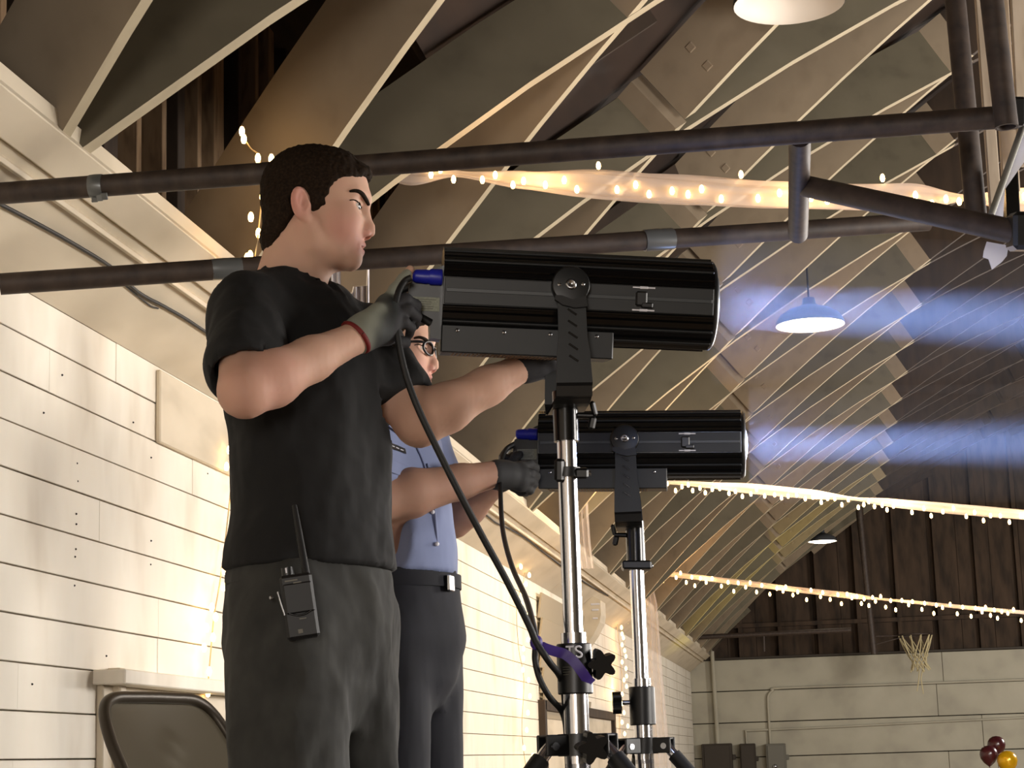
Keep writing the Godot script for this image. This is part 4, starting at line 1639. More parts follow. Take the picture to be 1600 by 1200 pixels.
	if d.has("wing"):
		# wing screw on the socket
		var w: Vector3 = c + Vector3(0, d.wing, 0) + sx * d.wing_side * (r1 + 0.016)
		mb = Mb.new()
		mb.tube([w - sx * d.wing_side * 0.02, w + sx * d.wing_side * 0.012], 0.006, 10)
		mb.box(Transform3D(Basis(cam_basis).rotated(cam_basis.z, 0.25), w + sx * d.wing_side * 0.014 + Vector3(0, 0.013, 0)), Vector3(0.011, 0.03, 0.01), 0.004)
		mb.box(Transform3D(Basis(cam_basis).rotated(cam_basis.z, -0.2), w + sx * d.wing_side * 0.01 + Vector3(0, -0.014, 0)), Vector3(0.014, 0.026, 0.012), 0.004)
		put("wing_screw", mb, M.plastic, o)
	if d.has("stop"):
		mb = Mb.new()
		mb.lathe(c + Vector3(0, d.stop - 0.009, 0), Vector3.UP, [Vector2(0.0185, 0), Vector2(0.0245, 0), Vector2(0.0245, 0), Vector2(0.0245, 0.018), Vector2(0.0245, 0.018), Vector2(0.0185, 0.018)], 28)
		mb.box(Transform3D(cam_basis, c + Vector3(0, d.stop + 0.006, 0) + sx * -0.016 + cam_basis.z * 0.02), Vector3(0.018, 0.044, 0.016), 0.005)
		mb.box(Transform3D(cam_basis, c + Vector3(0, d.stop, 0) + sx * 0.026 + cam_basis.z * 0.01), Vector3(0.026, 0.02, 0.022), 0.004)
		put("stop_clamp", mb, M.plastic, o)
		mb = Mb.new()
		mb.lathe(c + Vector3(0, d.stop, 0) + sx * 0.036 + cam_basis.z * 0.01, sx, [Vector2(0.005, 0), Vector2(0.005, 0.008), Vector2(0, 0.008)], 12)
		put("bolt", mb, M.bolt, o)


func tripod_thing(k: int) -> Node3D:
	return get_node("tripod" if k == 0 else "tripod_001") as Node3D


var pole1 := Vector3.ZERO
var pole2 := Vector3.ZERO


func build_tripods() -> void:
	pole1 = P(889, 800, 3.64)
	pole2 = P(995, 900, 4.95)
	var right := Vector3(cam_basis.x.x, 0, cam_basis.x.z).normalized()
	tripod("nearer tripod whose dark collar is lettered in white", pole1, P(884, 612, 3.64).y, {
		"socket": P(886, 690, 3.64).y, "socket_r": 0.0238, "collar": P(898, 1006, 3.64).y, "collar_h": 0.092, "bracket": P(900, 1150, 3.64).y,
		"knob_dir": right, "knob_off": 0.046, "knob_face": (cam_basis.z + right * 0.25).normalized(), "leg0": 0.55, "wing": P(920, 648, 3.64).y, "wing_side": 1.0, "stop": P(886, 739, 3.64).y})
	tripod("farther tripod, behind and right of the nearer one", pole2, P(988, 815, 4.95).y, {
		"socket": P(993, 886, 4.95).y, "socket_r": 0.024, "ring": P(994, 884, 4.95).y, "collar": P(1000, 1073, 4.95).y, "collar_h": 0.095, "bracket": P(1004, 1155, 4.95).y,
		"knob_dir": -right, "knob_off": 0.052, "knob_face": -right, "leg0": 0.4, "wing": P(965, 837, 4.95).y, "wing_side": -1.0})
	var fk := tripod_thing(0)
	var mk := Mb.new()
	knob(mk, P(922, 1166, 3.575), (cam_basis.z + right * 0.3).normalized(), 0.031)
	put("star_knob", mk, M.plastic, fk)
	# white lettering on the collar of the nearer tripod
	var c := Vector3(pole1.x, 0, pole1.z)
	var y := P(898, 1020, 3.64).y
	var o := thing("collar_print", "white block letters printed on the nearer tripod's dark collar", "lettering", Vector3(c.x, y, c.z))
	var tow := Vector3(cam_basis.z.x, 0, cam_basis.z.z).normalized()
	# letters bent round the collar: each is a set of strokes in (angle along the collar, height)
	var strokes := [
		[[Vector2(-0.52, 0.5), Vector2(0.12, 0.5)], [Vector2(-0.2, 0.5), Vector2(-0.2, -0.5)]],
		[[Vector2(0.72, 0.36), Vector2(0.6, 0.48), Vector2(0.42, 0.5), Vector2(0.28, 0.4), Vector2(0.26, 0.22), Vector2(0.4, 0.06), Vector2(0.6, -0.06), Vector2(0.73, -0.22), Vector2(0.7, -0.4), Vector2(0.54, -0.5), Vector2(0.36, -0.48), Vector2(0.24, -0.36)]],
	]
	for s in strokes:
		var mb := Mb.new()
		for line in s:
			var pts := []
			for i in line.size():
				var q: Vector2 = line[i]
				var ang := q.x * 0.72 - 0.12
				pts.append(Vector3(c.x, y + q.y * 0.0195, c.z) + (tow * cos(ang) + right * sin(ang)) * 0.0327)
			mb.tube(smooth_path(pts, 4), 0.0021, 6)
		put("letter", mb, M.white, o)
	for k in 4:
		var mb := Mb.new()
		var pts := []
		for i in 5:
			var ang: float = -0.75 + 0.13 * i * (1.0 if k % 2 == 0 else 0.75)
			pts.append(Vector3(c.x, y - 0.027 - 0.0045 * k, c.z) + (tow * cos(ang) + right * sin(ang)) * 0.0326)
		mb.tube(pts, 0.0006, 4)
		put("print_line", mb, M.box_grey, o)
	# purple ribbon from the cables round the collar
	var mb := Mb.new()
	var px := [Vector2(836, 1004), Vector2(850, 1012), Vector2(868, 1018), Vector2(882, 1022), Vector2(896, 1033), Vector2(908, 1048), Vector2(918, 1062), Vector2(925, 1068)]
	var hs := [3.58, 3.59, 3.6, 3.605, 3.602, 3.603, 3.612, 3.625]
	var mid := []
	for i in px.size():
		mid.append(P(px[i].x, px[i].y, hs[i]))
	mid = smooth_path(mid, 4)
	var rings := []
	for i in mid.size():
		var d: Vector3 = (mid[mini(i + 1, mid.size() - 1)] - mid[maxi(i - 1, 0)]).normalized()
		var nrm := cam_basis.z
		var w := d.cross(nrm).normalized() * (0.0095 if i > 2 else 0.006)
		rings.append([mid[i] + w + nrm * 0.0006, mid[i] - w + nrm * 0.0006, mid[i] - w - nrm * 0.0006, mid[i] + w - nrm * 0.0006])
	mb.loft(rings)
	mb.ball(Transform3D(Basis().scaled(Vector3(0.012, 0.014, 0.011)), P(838, 1004, 3.578)), 12, 8)
	tag(put("ribbon", mb, M.ribbon), "purple ribbon tying the cables to the collar of the nearer tripod", "ribbon")


# ---------------------------------------------------------------- cables
func cable(label: String, px: Array, r: float) -> void:
	var pts := []
	for v: Vector3 in px:
		pts.append(P(v.x, v.y, v.z))
	var mb := Mb.new()
	mb.tube(smooth_path(pts, 7), r, 10)
	tag(put("power_cable", mb, M.rubber), label, "cable")


func build_cables() -> void:
	cable("black power cable from the nearer follow spot's blue plug, in front of both men", [Vector3(643, 434, 3.5), Vector3(632, 440, 3.5), Vector3(622, 458, 3.49), Vector3(618, 485, 3.485), Vector3(622, 530, 3.48), Vector3(634, 585, 3.48), Vector3(652, 635, 3.48), Vector3(680, 695, 3.49), Vector3(715, 765, 3.5), Vector3(752, 835, 3.52), Vector3(792, 908, 3.54), Vector3(826, 976, 3.56), Vector3(838, 1004, 3.565), Vector3(858, 1034, 3.57), Vector3(878, 1064, 3.63), Vector3(884, 1120, 3.66), Vector3(890, 1240, 3.66)], 0.0064)
	cable("black power cable looping down from the farther follow spot", [Vector3(802, 694, 4.86), Vector3(790, 703, 4.85), Vector3(783, 725, 4.8), Vector3(782, 770, 4.7), Vector3(786, 830, 4.5), Vector3(800, 885, 4.25), Vector3(822, 935, 3.9), Vector3(834, 980, 3.64), Vector3(837, 1004, 3.59), Vector3(836, 1030, 3.59), Vector3(843, 1060, 3.59), Vector3(858, 1088, 3.6), Vector3(880, 1116, 3.67), Vector3(886, 1160, 3.69), Vector3(890, 1240, 3.69)], 0.0058)


# ---------------------------------------------------------------- folding chair
func build_chair() -> void:
	var fl := 0.75
	# back frame: width direction, and the leaning direction down along the rails
	var w2 := (cam_basis.x * 0.19 - cam_basis.z * 0.365)
	w2.y = 0.0
	var wide := 0.41
	var wd := w2.normalized()
	var fwd := Vector3.UP.cross(wd).normalized()
	if fwd.dot(cam_basis.x) < 0.0:
		fwd = -fwd
	var top := P(240, 1090, 4.2)
	var down := (Vector3.DOWN * cos(0.52) + fwd * sin(0.52)).normalized()
	var base := Vector3(top.x, fl, top.z)
	var o := thing("folding_chair", "brown metal folding chair with a dented back, lower left", "chair", base)
	var H := wide * 0.5
	var rail_len := (top.y - fl - 0.02) / cos(0.52)
	var pts := []
	# up one rail, round the top, down the other
	for q: Vector2 in [Vector2(-1, rail_len), Vector2(-1, 0.5), Vector2(-1.0, 0.2), Vector2(-0.98, 0.1), Vector2(-0.88, 0.035), Vector2(-0.68, 0.005), Vector2(-0.3, 0.0), Vector2(0.3, 0.0), Vector2(0.68, 0.005), Vector2(0.88, 0.035), Vector2(0.98, 0.1), Vector2(1.0, 0.2), Vector2(1, 0.5), Vector2(1, rail_len)]:
		pts.append(top + wd * H * q.x + down * q.y)
	var mb := Mb.new()
	mb.tube(smooth_path(pts, 5), 0.0125, 14)
	put("back_frame", mb, M.chair_dark, o)
	# pressed back panel, slightly bowed
	mb = Mb.new()
	var nrm := wd.cross(down).normalized()
	if nrm.dot(fwd) > 0.0:
		nrm = -nrm
	var rows := 10
	var cols := 16
	for sgn: float in [1.0, -1.0]:
		var g := []
		for j in rows + 1:
			for i in cols + 1:
				var s := -1.0 + 2.0 * i / cols
				var t := float(j) / rows
				var ytop := -0.002 if absf(s) < 0.68 else lerpf(-0.002, 0.1, pow((absf(s) - 0.68) / 0.32, 1.6))
				var yy := lerpf(ytop, 0.185, t)
				var bow := 0.022 * (1.0 - s * s) * sin(t * 1.4 + 0.5)
				for e: Vector2 in [Vector2(0.12, 0.55), Vector2(-0.02, 0.72)]:
					bow -= 0.007 * exp(-(pow((s - e.x) * 14.0, 2) + pow((t - e.y) * 9.0, 2)))
				g.append(mb.vert(top + wd * H * 0.985 * s + down * yy + nrm * (bow + 0.0012 * sgn)))
		for j in rows:
			for i in cols:
				var k := j * (cols + 1) + i
				if sgn > 0:
					mb.quad(g[k], g[k + 1], g[k + cols + 2], g[k + cols + 1])
				else:
					mb.quad(g[k], g[k + cols + 1], g[k + cols + 2], g[k + 1])
	var vol_fix := mb.v.size()
	mb.outward(0)
	put("back_panel", mb, M.chair, o)
	mb = Mb.new()
	var lip := []
	for i in 13:
		var s := -1.0 + i / 6.0
		lip.append(top + wd * H * 0.985 * s + down * 0.187 + nrm * 0.02 * (1.0 - s * s))
	mb.tube(lip, 0.004, 8)
	put("panel_lip", mb, M.chair_dark, o)
	# seat and rear legs
	var seat_c := Vector3(top.x, fl + 0.44, top.z) + fwd * ((top.y - fl - 0.44) * tan(0.52) + 0.1)
	mb = Mb.new()
	mb.box(Transform3D(Basis(wd, Vector3.UP, wd.cross(Vector3.UP)), seat_c), Vector3(0.36, 0.022, 0.38), 0.01)
	put("seat", mb, M.chair, o)
	for sg: float in [-1.0, 1.0]:
		mb = Mb.new()
		var foot := Vector3(top.x, fl + 0.012, top.z) + wd * sg * 0.18 - fwd * 0.05
		mb.tube(straight(seat_c + wd * sg * 0.185 + fwd * 0.05, foot, 2), 0.011, 12)
		put("rear_leg", mb, M.chair_dark, o)
	mb = Mb.new()
	mb.tube([Vector3(top.x, fl + 0.1, top.z) + wd * 0.18 - fwd * 0.0, Vector3(top.x, fl + 0.1, top.z) - wd * 0.18 - fwd * 0.0], 0.008, 10)
	put("crossbar", mb, M.chair_dark, o)


# ---------------------------------------------------------------- things at the far end
func far_pt(u: float, v: float, off := 0.0) -> Vector3:
	return on_plane(u, v, Vector3(0, 0, FARZ + off), Vector3.BACK)


func build_far_things() -> void:
	# conduits
	var mb := Mb.new()
	var pts := [far_pt(1204, 1166, 0.04), far_pt(1200, 1100, 0.04), far_pt(1201, 1086, 0.04), far_pt(1208, 1079, 0.04), far_pt(1222, 1075, 0.04), far_pt(1400, 1069, 0.04), far_pt(1620, 1061, 0.04)]
	mb.tube(smooth_path(pts, 6), 0.018, 8)
	tag(put("conduit", mb, M.far_wall), "upper painted conduit that bends down to the grey breaker box", "conduit")
	mb = Mb.new()
	mb.tube([far_pt(1167, 1166, 0.03), far_pt(1165, 1141, 0.03)], 0.014, 8)
	mb.tube([far_pt(1164, 1142, 0.03), far_pt(1300, 1136, 0.03), far_pt(1620, 1120, 0.03)], 0.016, 8)
	tag(put("conduit", mb, M.far_wall), "lower painted conduit running along the end wall", "conduit")
	mb = Mb.new()
	mb.tube([far_pt(1112, 1012, 0.08), far_pt(1123, 1180, 0.08), far_pt(1126, 1260, 0.08)], 0.03, 10)
	tag(put("downpipe", mb, M.far_wall), "cream vertical pipe in the corner of the end wall", "pipe")
	# boxes
	for d in [[1121, 1186, 46, 46, M.box_dark, "wide brown electrical box lowest left on the end wall"], [1169, 1188, 24, 50, M.box_dark, "narrow dark electrical box in the middle of the three"], [1213, 1186, 30, 46, M.box_grey, "grey breaker box with a round knob under the upper conduit"]]:
		var k := 28.0 / FOCAL
		var c := far_pt(d[0], d[1], 0.1)
		var o := thing("electrical_box", d[5], "electrical box", c, "electrical boxes on the end wall")
		mb = Mb.new()
		mb.box(Transform3D(Basis(), c), Vector3(d[2] * k, d[3] * k, 0.16), 0.01)
		put("case", mb, d[4], o)
		mb = Mb.new()
		mb.box(Transform3D(Basis(), c + Vector3(0, 0, 0.085)), Vector3(d[2] * k * 0.84, d[3] * k * 0.9, 0.02), 0.006)
		put("door", mb, d[4], o)
		mb = Mb.new()
		mb.box(Transform3D(Basis(), c + Vector3(d[2] * k * 0.55, 0.02, 0)), Vector3(0.05, 0.07, 0.05), 0.008)
		put("handle", mb, d[4], o)
		if d[0] == 1213:
			mb = Mb.new()
			mb.lathe(c + Vector3(-0.02, -0.1, 0.095), Vector3.BACK, [Vector2(0.03, 0), Vector2(0.028, 0.02), Vector2(0.0, 0.022)], 16)
			put("knob", mb, M.bolt, o)
	# basketball hoop with its net, on a hanging pole
	var hoop := thing("basketball_hoop", "basketball hoop with a ragged white net on a dark hanging pole at the far end", "hoop", on_plane(1430, 992, Vector3(0, 0, -26.6), Vector3.BACK))
	var c := hoop.position
	mb = Mb.new()
	var ring := []
	for i in 29:
		var a := TAU * i / 28.0
		ring.append(c + Vector3(cos(a), 0, sin(a)) * 0.225)
	mb.tube(ring, 0.011, 8, false)
	put("rim", mb, M.rust, hoop)
	mb = Mb.new()
	var pole_x := on_plane(1362, 995, Vector3(0, 0, -26.6), Vector3.BACK)
	mb.tube([c + Vector3(-0.22, 0, 0), Vector3(pole_x.x, c.y, c.z)], 0.012, 8)
	mb.tube([c + Vector3(-0.12, -0.01, 0), on_plane(1365, 1008, Vector3(0, 0, -26.6), Vector3.BACK)], 0.009, 8)
	put("bracket", mb, M.rust, hoop)
	mb = Mb.new()
	for k in 10:
		var a := TAU * k / 10.0
		var b := TAU * (k + 1) / 10.0
		var top := c + Vector3(cos(a), 0, sin(a)) * 0.22
		var r1 := 0.1 + 0.02 * (k % 3)
		var m1 := c + Vector3(0.03 + cos(a + 0.3) * r1, -0.28, sin(a + 0.3) * r1)
		var m0 := c + Vector3(0.03 + cos(b + 0.1) * r1, -0.27, sin(b + 0.1) * r1)
		var low := c + Vector3(0.04 + cos(a) * 0.13, -0.46 - 0.015 * (k % 3), sin(a) * 0.13)
		mb.tube([top, top.lerp(m1, 0.5) + Vector3(0, -0.02, 0), m1], 0.008, 5)
		mb.tube([top, m0], 0.008, 5)
		mb.tube([m1, c + Vector3(0.03 + cos(b) * 0.09, -0.37, sin(b) * 0.09), low], 0.008, 5)
		mb.tube([m0, c + Vector3(0.03 + cos(a) * 0.09, -0.37, sin(a) * 0.09), low], 0.008, 5)
	mb.tube([c + Vector3(0.02, -0.46, 0.1), c + Vector3(0.0, -0.6, 0.1), c + Vector3(-0.03, -0.74, 0.1)], 0.007, 5)
	mb.tube([c + Vector3(0.06, -0.46, 0.1), c + Vector3(0.03, -0.58, 0.1), c + Vector3(0.05, -0.78, 0.1)], 0.007, 5)
	put("net", mb, M.net, hoop)
	mb = Mb.new()
	var top := on_plane(1328, 690, Vector3(0, 0, -26.6), Vector3.BACK)
	var tp := on_plane(1324, 650, Vector3(0, 0, -26.6), Vector3.BACK)
	var fl := cam_basis.x
	mb.tube([tp, top.lerp(tp, 0.5), top, on_plane(1339, 760, Vector3(0, 0, -26.6), Vector3.BACK), on_plane(1352, 890, Vector3(0, 0, -26.6), Vector3.BACK), on_plane(1366, 1022, Vector3(0, 0, -26.6), Vector3.BACK)], [0.06, 0.11, 0.1, 0.055, 0.042, 0.045], 12)
	put("pole", mb, M.rust, hoop)
	# brown pipe that runs out from the left wall
	mb = Mb.new()
	var pa := on_plane(1000, 1000, Vector3(0, 0, -25.6), Vector3.BACK)
	mb.tube([pa, on_plane(1330, 984, Vector3(0, 0, -25.6), Vector3.BACK)], 0.032, 10)
	mb.tube([on_plane(1193, 990, Vector3(0, 0, -25.6), Vector3.BACK), on_plane(1194, 1018, Vector3(0, 0, -25.6), Vector3.BACK)], 0.015, 8)
	tag(put("tie_pipe", mb, M.rust), "long brown pipe above the white end wall boards, left of the hoop", "pipe")
	mb = Mb.new()
	mb.prism(Transform3D(Basis(), far_pt(1115, 1004, 0.25)), PackedVector2Array([Vector2(-0.06, 0.05), Vector2(0.16, 0.07), Vector2(0.02, -0.12), Vector2(-0.02, -0.12)]), 0.05)
	tag(put("gusset", mb, M.raw_wood), "small brown gusset on top of the corner pipe of the end wall", "gusset")
	# balloons
	var bz := -21.0
	var k := 21.0 / FOCAL
	for d in [[1557, 1165, 13.5, M.maroon, "upper maroon balloon of the bunch"], [1545, 1180, 13.5, M.maroon, "lower maroon balloon, left of the gold one"], [1574, 1190, 15.0, M.gold, "gold balloon in front of the two maroon ones"]]:
		var p := on_plane(d[0], d[1], Vector3(0, 0, bz), Vector3.BACK)
		p = on_plane(d[0], d[1], Vector3(0, 0, bz + (0.16 if d[3] == M.gold else (-0.12 if d[0] == 1557 else 0.04))), Vector3.BACK)
		var r: float = d[2] * k
		var o := thing("balloon", d[4], "balloon", p - Vector3(0, r * 1.25, 0), "balloons at the right edge" if d[3] == M.maroon else "")
		mb = Mb.new()
		mb.lathe(p, Vector3.UP, [Vector2(0.006, -r * 1.22), Vector2(r * 0.25, -r * 1.1), Vector2(r * 0.6, -r * 0.8), Vector2(r * 0.9, -r * 0.35), Vector2(r, r * 0.1), Vector2(r * 0.92, r * 0.5), Vector2(r * 0.7, r * 0.82), Vector2(r * 0.38, r * 1.0), Vector2(0, r * 1.06)], 28)
		put("skin", mb, d[3], o)
		mb = Mb.new()
		mb.lathe(p, Vector3.DOWN, [Vector2(0.004, r * 1.2), Vector2(0.015, r * 1.27), Vector2(0.0, r * 1.27)], 10)
		mb.tube([p + Vector3(0, -r * 1.25, 0), Vector3(1.75, 0.4, bz - 0.1)], 0.003, 5)
		put("string", mb, d[3], o)
	# table that the balloon strings are tied to, below the frame
	mb = Mb.new()
	mb.lathe(Vector3(1.75, 0.0, bz - 0.1), Vector3.UP, [Vector2(0.14, 0), Vector2(0.15, 0.1), Vector2(0.1, 0.36), Vector2(0.03, 0.42), Vector2(0, 0.42)], 20)
	tag(put("balloon_weight", mb, M.maroon), "rounded floor weight that holds the balloon strings", "weight")
	# yellow party uplight on the floor near the far left corner
	var up := thing("uplight", "yellow party uplight standing on the floor near the far left corner", "light", Vector3(-0.6, 0, -22.6))
	mb = Mb.new()
	mb.lathe(up.position, Vector3.UP, [Vector2(0, 0), Vector2(0.09, 0), Vector2(0.1, 0.02), Vector2(0.1, 0.16), Vector2(0.085, 0.17), Vector2(0.085, 0.17), Vector2(0, 0.165)], 20)
	put("can", mb, M.black_metal, up)
	mb = Mb.new()
	mb.lathe(up.position, Vector3.UP, [Vector2(0.08, 0.172), Vector2(0.07, 0.176), Vector2(0, 0.178)], 20)
	put("lens", mb, glowing(Color(0.85, 0.8, 0.15), 3.0), up)
	var l := SpotLight3D.new()
	l.name = "uplight_lamp"
	l.position = up.position + Vector3(0, 0.2, 0)
	l.look_at_from_position(l.position, Vector3(-0.35, 3.4, -23.4), Vector3.RIGHT)
	l.spot_angle = 34.0
	l.spot_angle_attenuation = 1.0
	l.light_energy = 9.0
	l.light_color = Color(0.9, 0.85, 0.12)
	l.light_size = 0.08
	l.spot_range = 12.0
	l.spot_attenuation = 2.0
	l.shadow_enabled = true
	add_child(l, true)


# ---------------------------------------------------------------- smooth bodies: tapered capsules, ellipsoids and
# stacks of ellipses joined by a smooth minimum and meshed as surface nets
class Field:
	const CAP := 0
	const ELL := 1
	const STACK := 2
	var kind := PackedInt32Array()
	var cut := PackedByteArray()
	var a := PackedVector3Array()
	var ab := PackedVector3Array()
	var inv := PackedFloat32Array()
	var ra := PackedFloat32Array()
	var rb := PackedFloat32Array()
	var kk := PackedFloat32Array()
	var col := PackedColorArray()
	var frame: Array[Transform3D] = []
	var size := PackedVector3Array()
	var rows := []
	var planes: Array[Plane] = []
	var planes2 := []   # [plane, centre, reach]: cuts only near the centre
	var noise: FastNoiseLite = null
	var amp := 0.0
	var stretch := Vector3.ONE
	var lo := Vector3.ONE * 1e9
	var hi := Vector3.ONE * -1e9

	func _add(k: int, c: bool, p0: Vector3, p1: Vector3, r0: float, r1: float, sm: float, ink: Color, t := Transform3D.IDENTITY, s := Vector3.ONE, rw := []) -> void:
		kind.append(k)
		cut.append(1 if c else 0)
		a.append(p0)
		var d := p1 - p0
		ab.append(d)
		inv.append(1.0 / maxf(d.length_squared(), 1e-9))
		ra.append(r0)
		rb.append(r1)
		kk.append(maxf(sm, 1e-5))
		col.append(ink)
		frame.append(t)
		size.append(s)
		rows.append(rw)

	func grow(p: Vector3, r: float) -> void:
		lo = lo.min(p - Vector3.ONE * r)
		hi = hi.max(p + Vector3.ONE * r)

	func cap(p0: Vector3, p1: Vector3, r0: float, r1: float, sm := 0.02, ink := Color.WHITE) -> void:
		_add(CAP, false, p0, p1, r0, r1, sm, ink)
		grow(p0, r0)
		grow(p1, r1)

	func chain(pts: Array, rs: Array, sm := 0.01, ink := Color.WHITE) -> void:
		for i in pts.size() - 1:
			cap(pts[i], pts[i + 1], rs[i], rs[i + 1], sm, ink)

	func cut_cap(p0: Vector3, p1: Vector3, r0: float, r1: float, sm := 0.01) -> void:
		_add(CAP, true, p0, p1, r0, r1, sm, Color.WHITE)

	func ell(t: Transform3D, s: Vector3, sm := 0.02, ink := Color.WHITE) -> void:
		_add(ELL, false, Vector3.ZERO, Vector3.UP, 0, 0, sm, ink, t.affine_inverse(), s)
		grow(t.origin, maxf(s.x, maxf(s.y, s.z)))

	func cut_ell(t: Transform3D, s: Vector3, sm := 0.01) -> void:
		_add(ELL, true, Vector3.ZERO, Vector3.UP, 0, 0, sm, Color.WHITE, t.affine_inverse(), s)

	# rows of [height, centre x, centre z, half width x, half depth z] in the frame t (y up)
	func stack(t: Transform3D, rw: Array, sm := 0.02, ink := Color.WHITE) -> void:
		_add(STACK, false, Vector3.ZERO, Vector3.UP, 0, 0, sm, ink, t.affine_inverse(), Vector3.ONE, rw)
		for r in rw:
			grow(t * Vector3(r[1], r[0], r[2]), maxf(r[3], r[4]) * 1.1)

	func one(i: int, p: Vector3) -> float:
		var k := kind[i]
		if k == CAP:
			var q := p - a[i]
			var t := clampf(q.dot(ab[i]) * inv[i], 0.0, 1.0)
			return (q - ab[i] * t).length() - ra[i] - (rb[i] - ra[i]) * t
		if k == ELL:
			var q := frame[i] * p
			var s := size[i]
			var k0 := (q / s).length()
			var k1 := (q / (s * s)).length()
			return k0 * (k0 - 1.0) / maxf(k1, 1e-6)
		var q := frame[i] * p
		var rw: Array = rows[i]
		var n := rw.size()
		var j := 0
		while j < n - 2 and q.y > rw[j + 1][0]:
			j += 1
		var r0: Array = rw[j]
		var r1: Array = rw[j + 1]
		var t := clampf((q.y - r0[0]) / (r1[0] - r0[0]), 0.0, 1.0)
		t = t * t * (3.0 - 2.0 * t) * 0.5 + t * 0.5
		var w: float = lerpf(r0[3], r1[3], t)
		var d: float = lerpf(r0[4], r1[4], t)
		var x: float = q.x - lerpf(r0[1], r1[1], t)
		var z: float = q.z - lerpf(r0[2], r1[2], t)
		var k0 := sqrt(x * x / (w * w) + z * z / (d * d))
		var k1 := sqrt(x * x / (w * w * w * w) + z * z / (d * d * d * d))
		var side := k0 * (k0 - 1.0) / maxf(k1, 1e-6)
		if k0 < 0.2:
			side = -minf(w, d) * (1.0 - k0)
		var over := maxf(rw[0][0] - q.y, q.y - rw[n - 1][0])
		if over > 0.0 and side > 0.0:
			return sqrt(over * over + side * side)
		return maxf(over, side)

	func eval(p: Vector3, use: PackedInt32Array) -> float:
		var d := 1.0
		for i in use:
			var e := one(i, p)
			var k := kk[i]
			if cut[i]:
				var h := maxf(k - absf(-e - d), 0.0) / k
				d = maxf(d, -e) + h * h * k * 0.25
			else:
				var h := maxf(k - absf(e - d), 0.0) / k
				d = minf(d, e) - h * h * k * 0.25
		if noise:
			d += amp * noise.get_noise_3dv(p * stretch)
		for pl in planes:
			d = maxf(d, pl.distance_to(p))
		for c in planes2:
			if p.distance_to(c[1]) < c[2]:
				d = maxf(d, c[0].distance_to(p))
		return d

	func ink(p: Vector3, spread: float) -> Color:
		var s := 0.0
		var c := Color(0, 0, 0)
		for i in kind.size():
			if cut[i]:
				continue
			var w := exp(-maxf(one(i, p), -0.004) / spread)
			s += w
			c += col[i] * w
		c /= maxf(s, 1e-9)
		c.a = 1.0
		return c

	# meshes the field into mb; colours the vertices when spread > 0
	func build(mb: Mb, cell: float, spread := 0.0) -> void:
		var pad := cell * 2.5 + amp
		var o := lo - Vector3.ONE * pad
		var nb := 4
		var ext := (hi - lo) + Vector3.ONE * pad * 2.0
		var bx := int(ceil(ext.x / (cell * nb)))
		var by := int(ceil(ext.y / (cell * nb)))
		var bz := int(ceil(ext.z / (cell * nb)))
		var nx := bx * nb + 1
		var ny := by * nb + 1
		var nz := bz * nb + 1
		var val := PackedFloat32Array()
		val.resize(nx * ny * nz)
		val.fill(1e6)
		var all := PackedInt32Array(range(kind.size()))
		var active := []
		# coarse blocks first, then small blocks with only the pieces near them
		var cb := 4
		for X in int(ceil(float(bx) / cb)):
			for Y in int(ceil(float(by) / cb)):
				for Z in int(ceil(float(bz) / cb)):
					var cs := cell * nb * cb
					var cc := o + Vector3(X + 0.5, Y + 0.5, Z + 0.5) * cs
					var reach := cs * 0.8661 + amp
					var near := PackedInt32Array()
					var dmin := 1e9
					var ds := PackedFloat32Array()
					for i in all:
						var e := one(i, cc)
						ds.append(e)
						if not cut[i]:
							dmin = minf(dmin, e)
					if dmin > reach + 0.03:
						continue
					for i in all:
						if ds[i] < reach * 2.0 + maxf(dmin, 0.0) + kk[i]:
							near.append(i)
					for x in range(X * cb, mini(bx, X * cb + cb)):
						for y in range(Y * cb, mini(by, Y * cb + cb)):
							for z in range(Z * cb, mini(bz, Z * cb + cb)):
								var c := o + Vector3(x + 0.5, y + 0.5, z + 0.5) * (cell * nb)
								var d := eval(c, near)
								if absf(d) > cell * nb * 0.8661 * 1.15 + amp * 1.5 + cell:
									continue
								active.append(Vector3i(x, y, z))
								for i in nb + 1:
									for j in nb + 1:
										for k in nb + 1:
											var at := ((x * nb + i) * ny + y * nb + j) * nz + z * nb + k
											if val[at] > 1e5:
												val[at] = eval(o + Vector3(x * nb + i, y * nb + j, z * nb + k) * cell, near)
		var vi := PackedInt32Array()
		vi.resize(nx * ny * nz)
		vi.fill(-1)
		var sx := ny * nz
		var sy := nz
		var off := [0, sx, sy, sx + sy, 1, sx + 1, sy + 1, sx + sy + 1]
		var edges := [0, 1, 2, 3, 4, 5, 6, 7, 0, 2, 1, 3, 4, 6, 5, 7, 0, 4, 1, 5, 2, 6, 3, 7]
		var corner := [Vector3(0, 0, 0), Vector3(1, 0, 0), Vector3(0, 1, 0), Vector3(1, 1, 0), Vector3(0, 0, 1), Vector3(1, 0, 1), Vector3(0, 1, 1), Vector3(1, 1, 1)]
		var cells := PackedInt32Array()
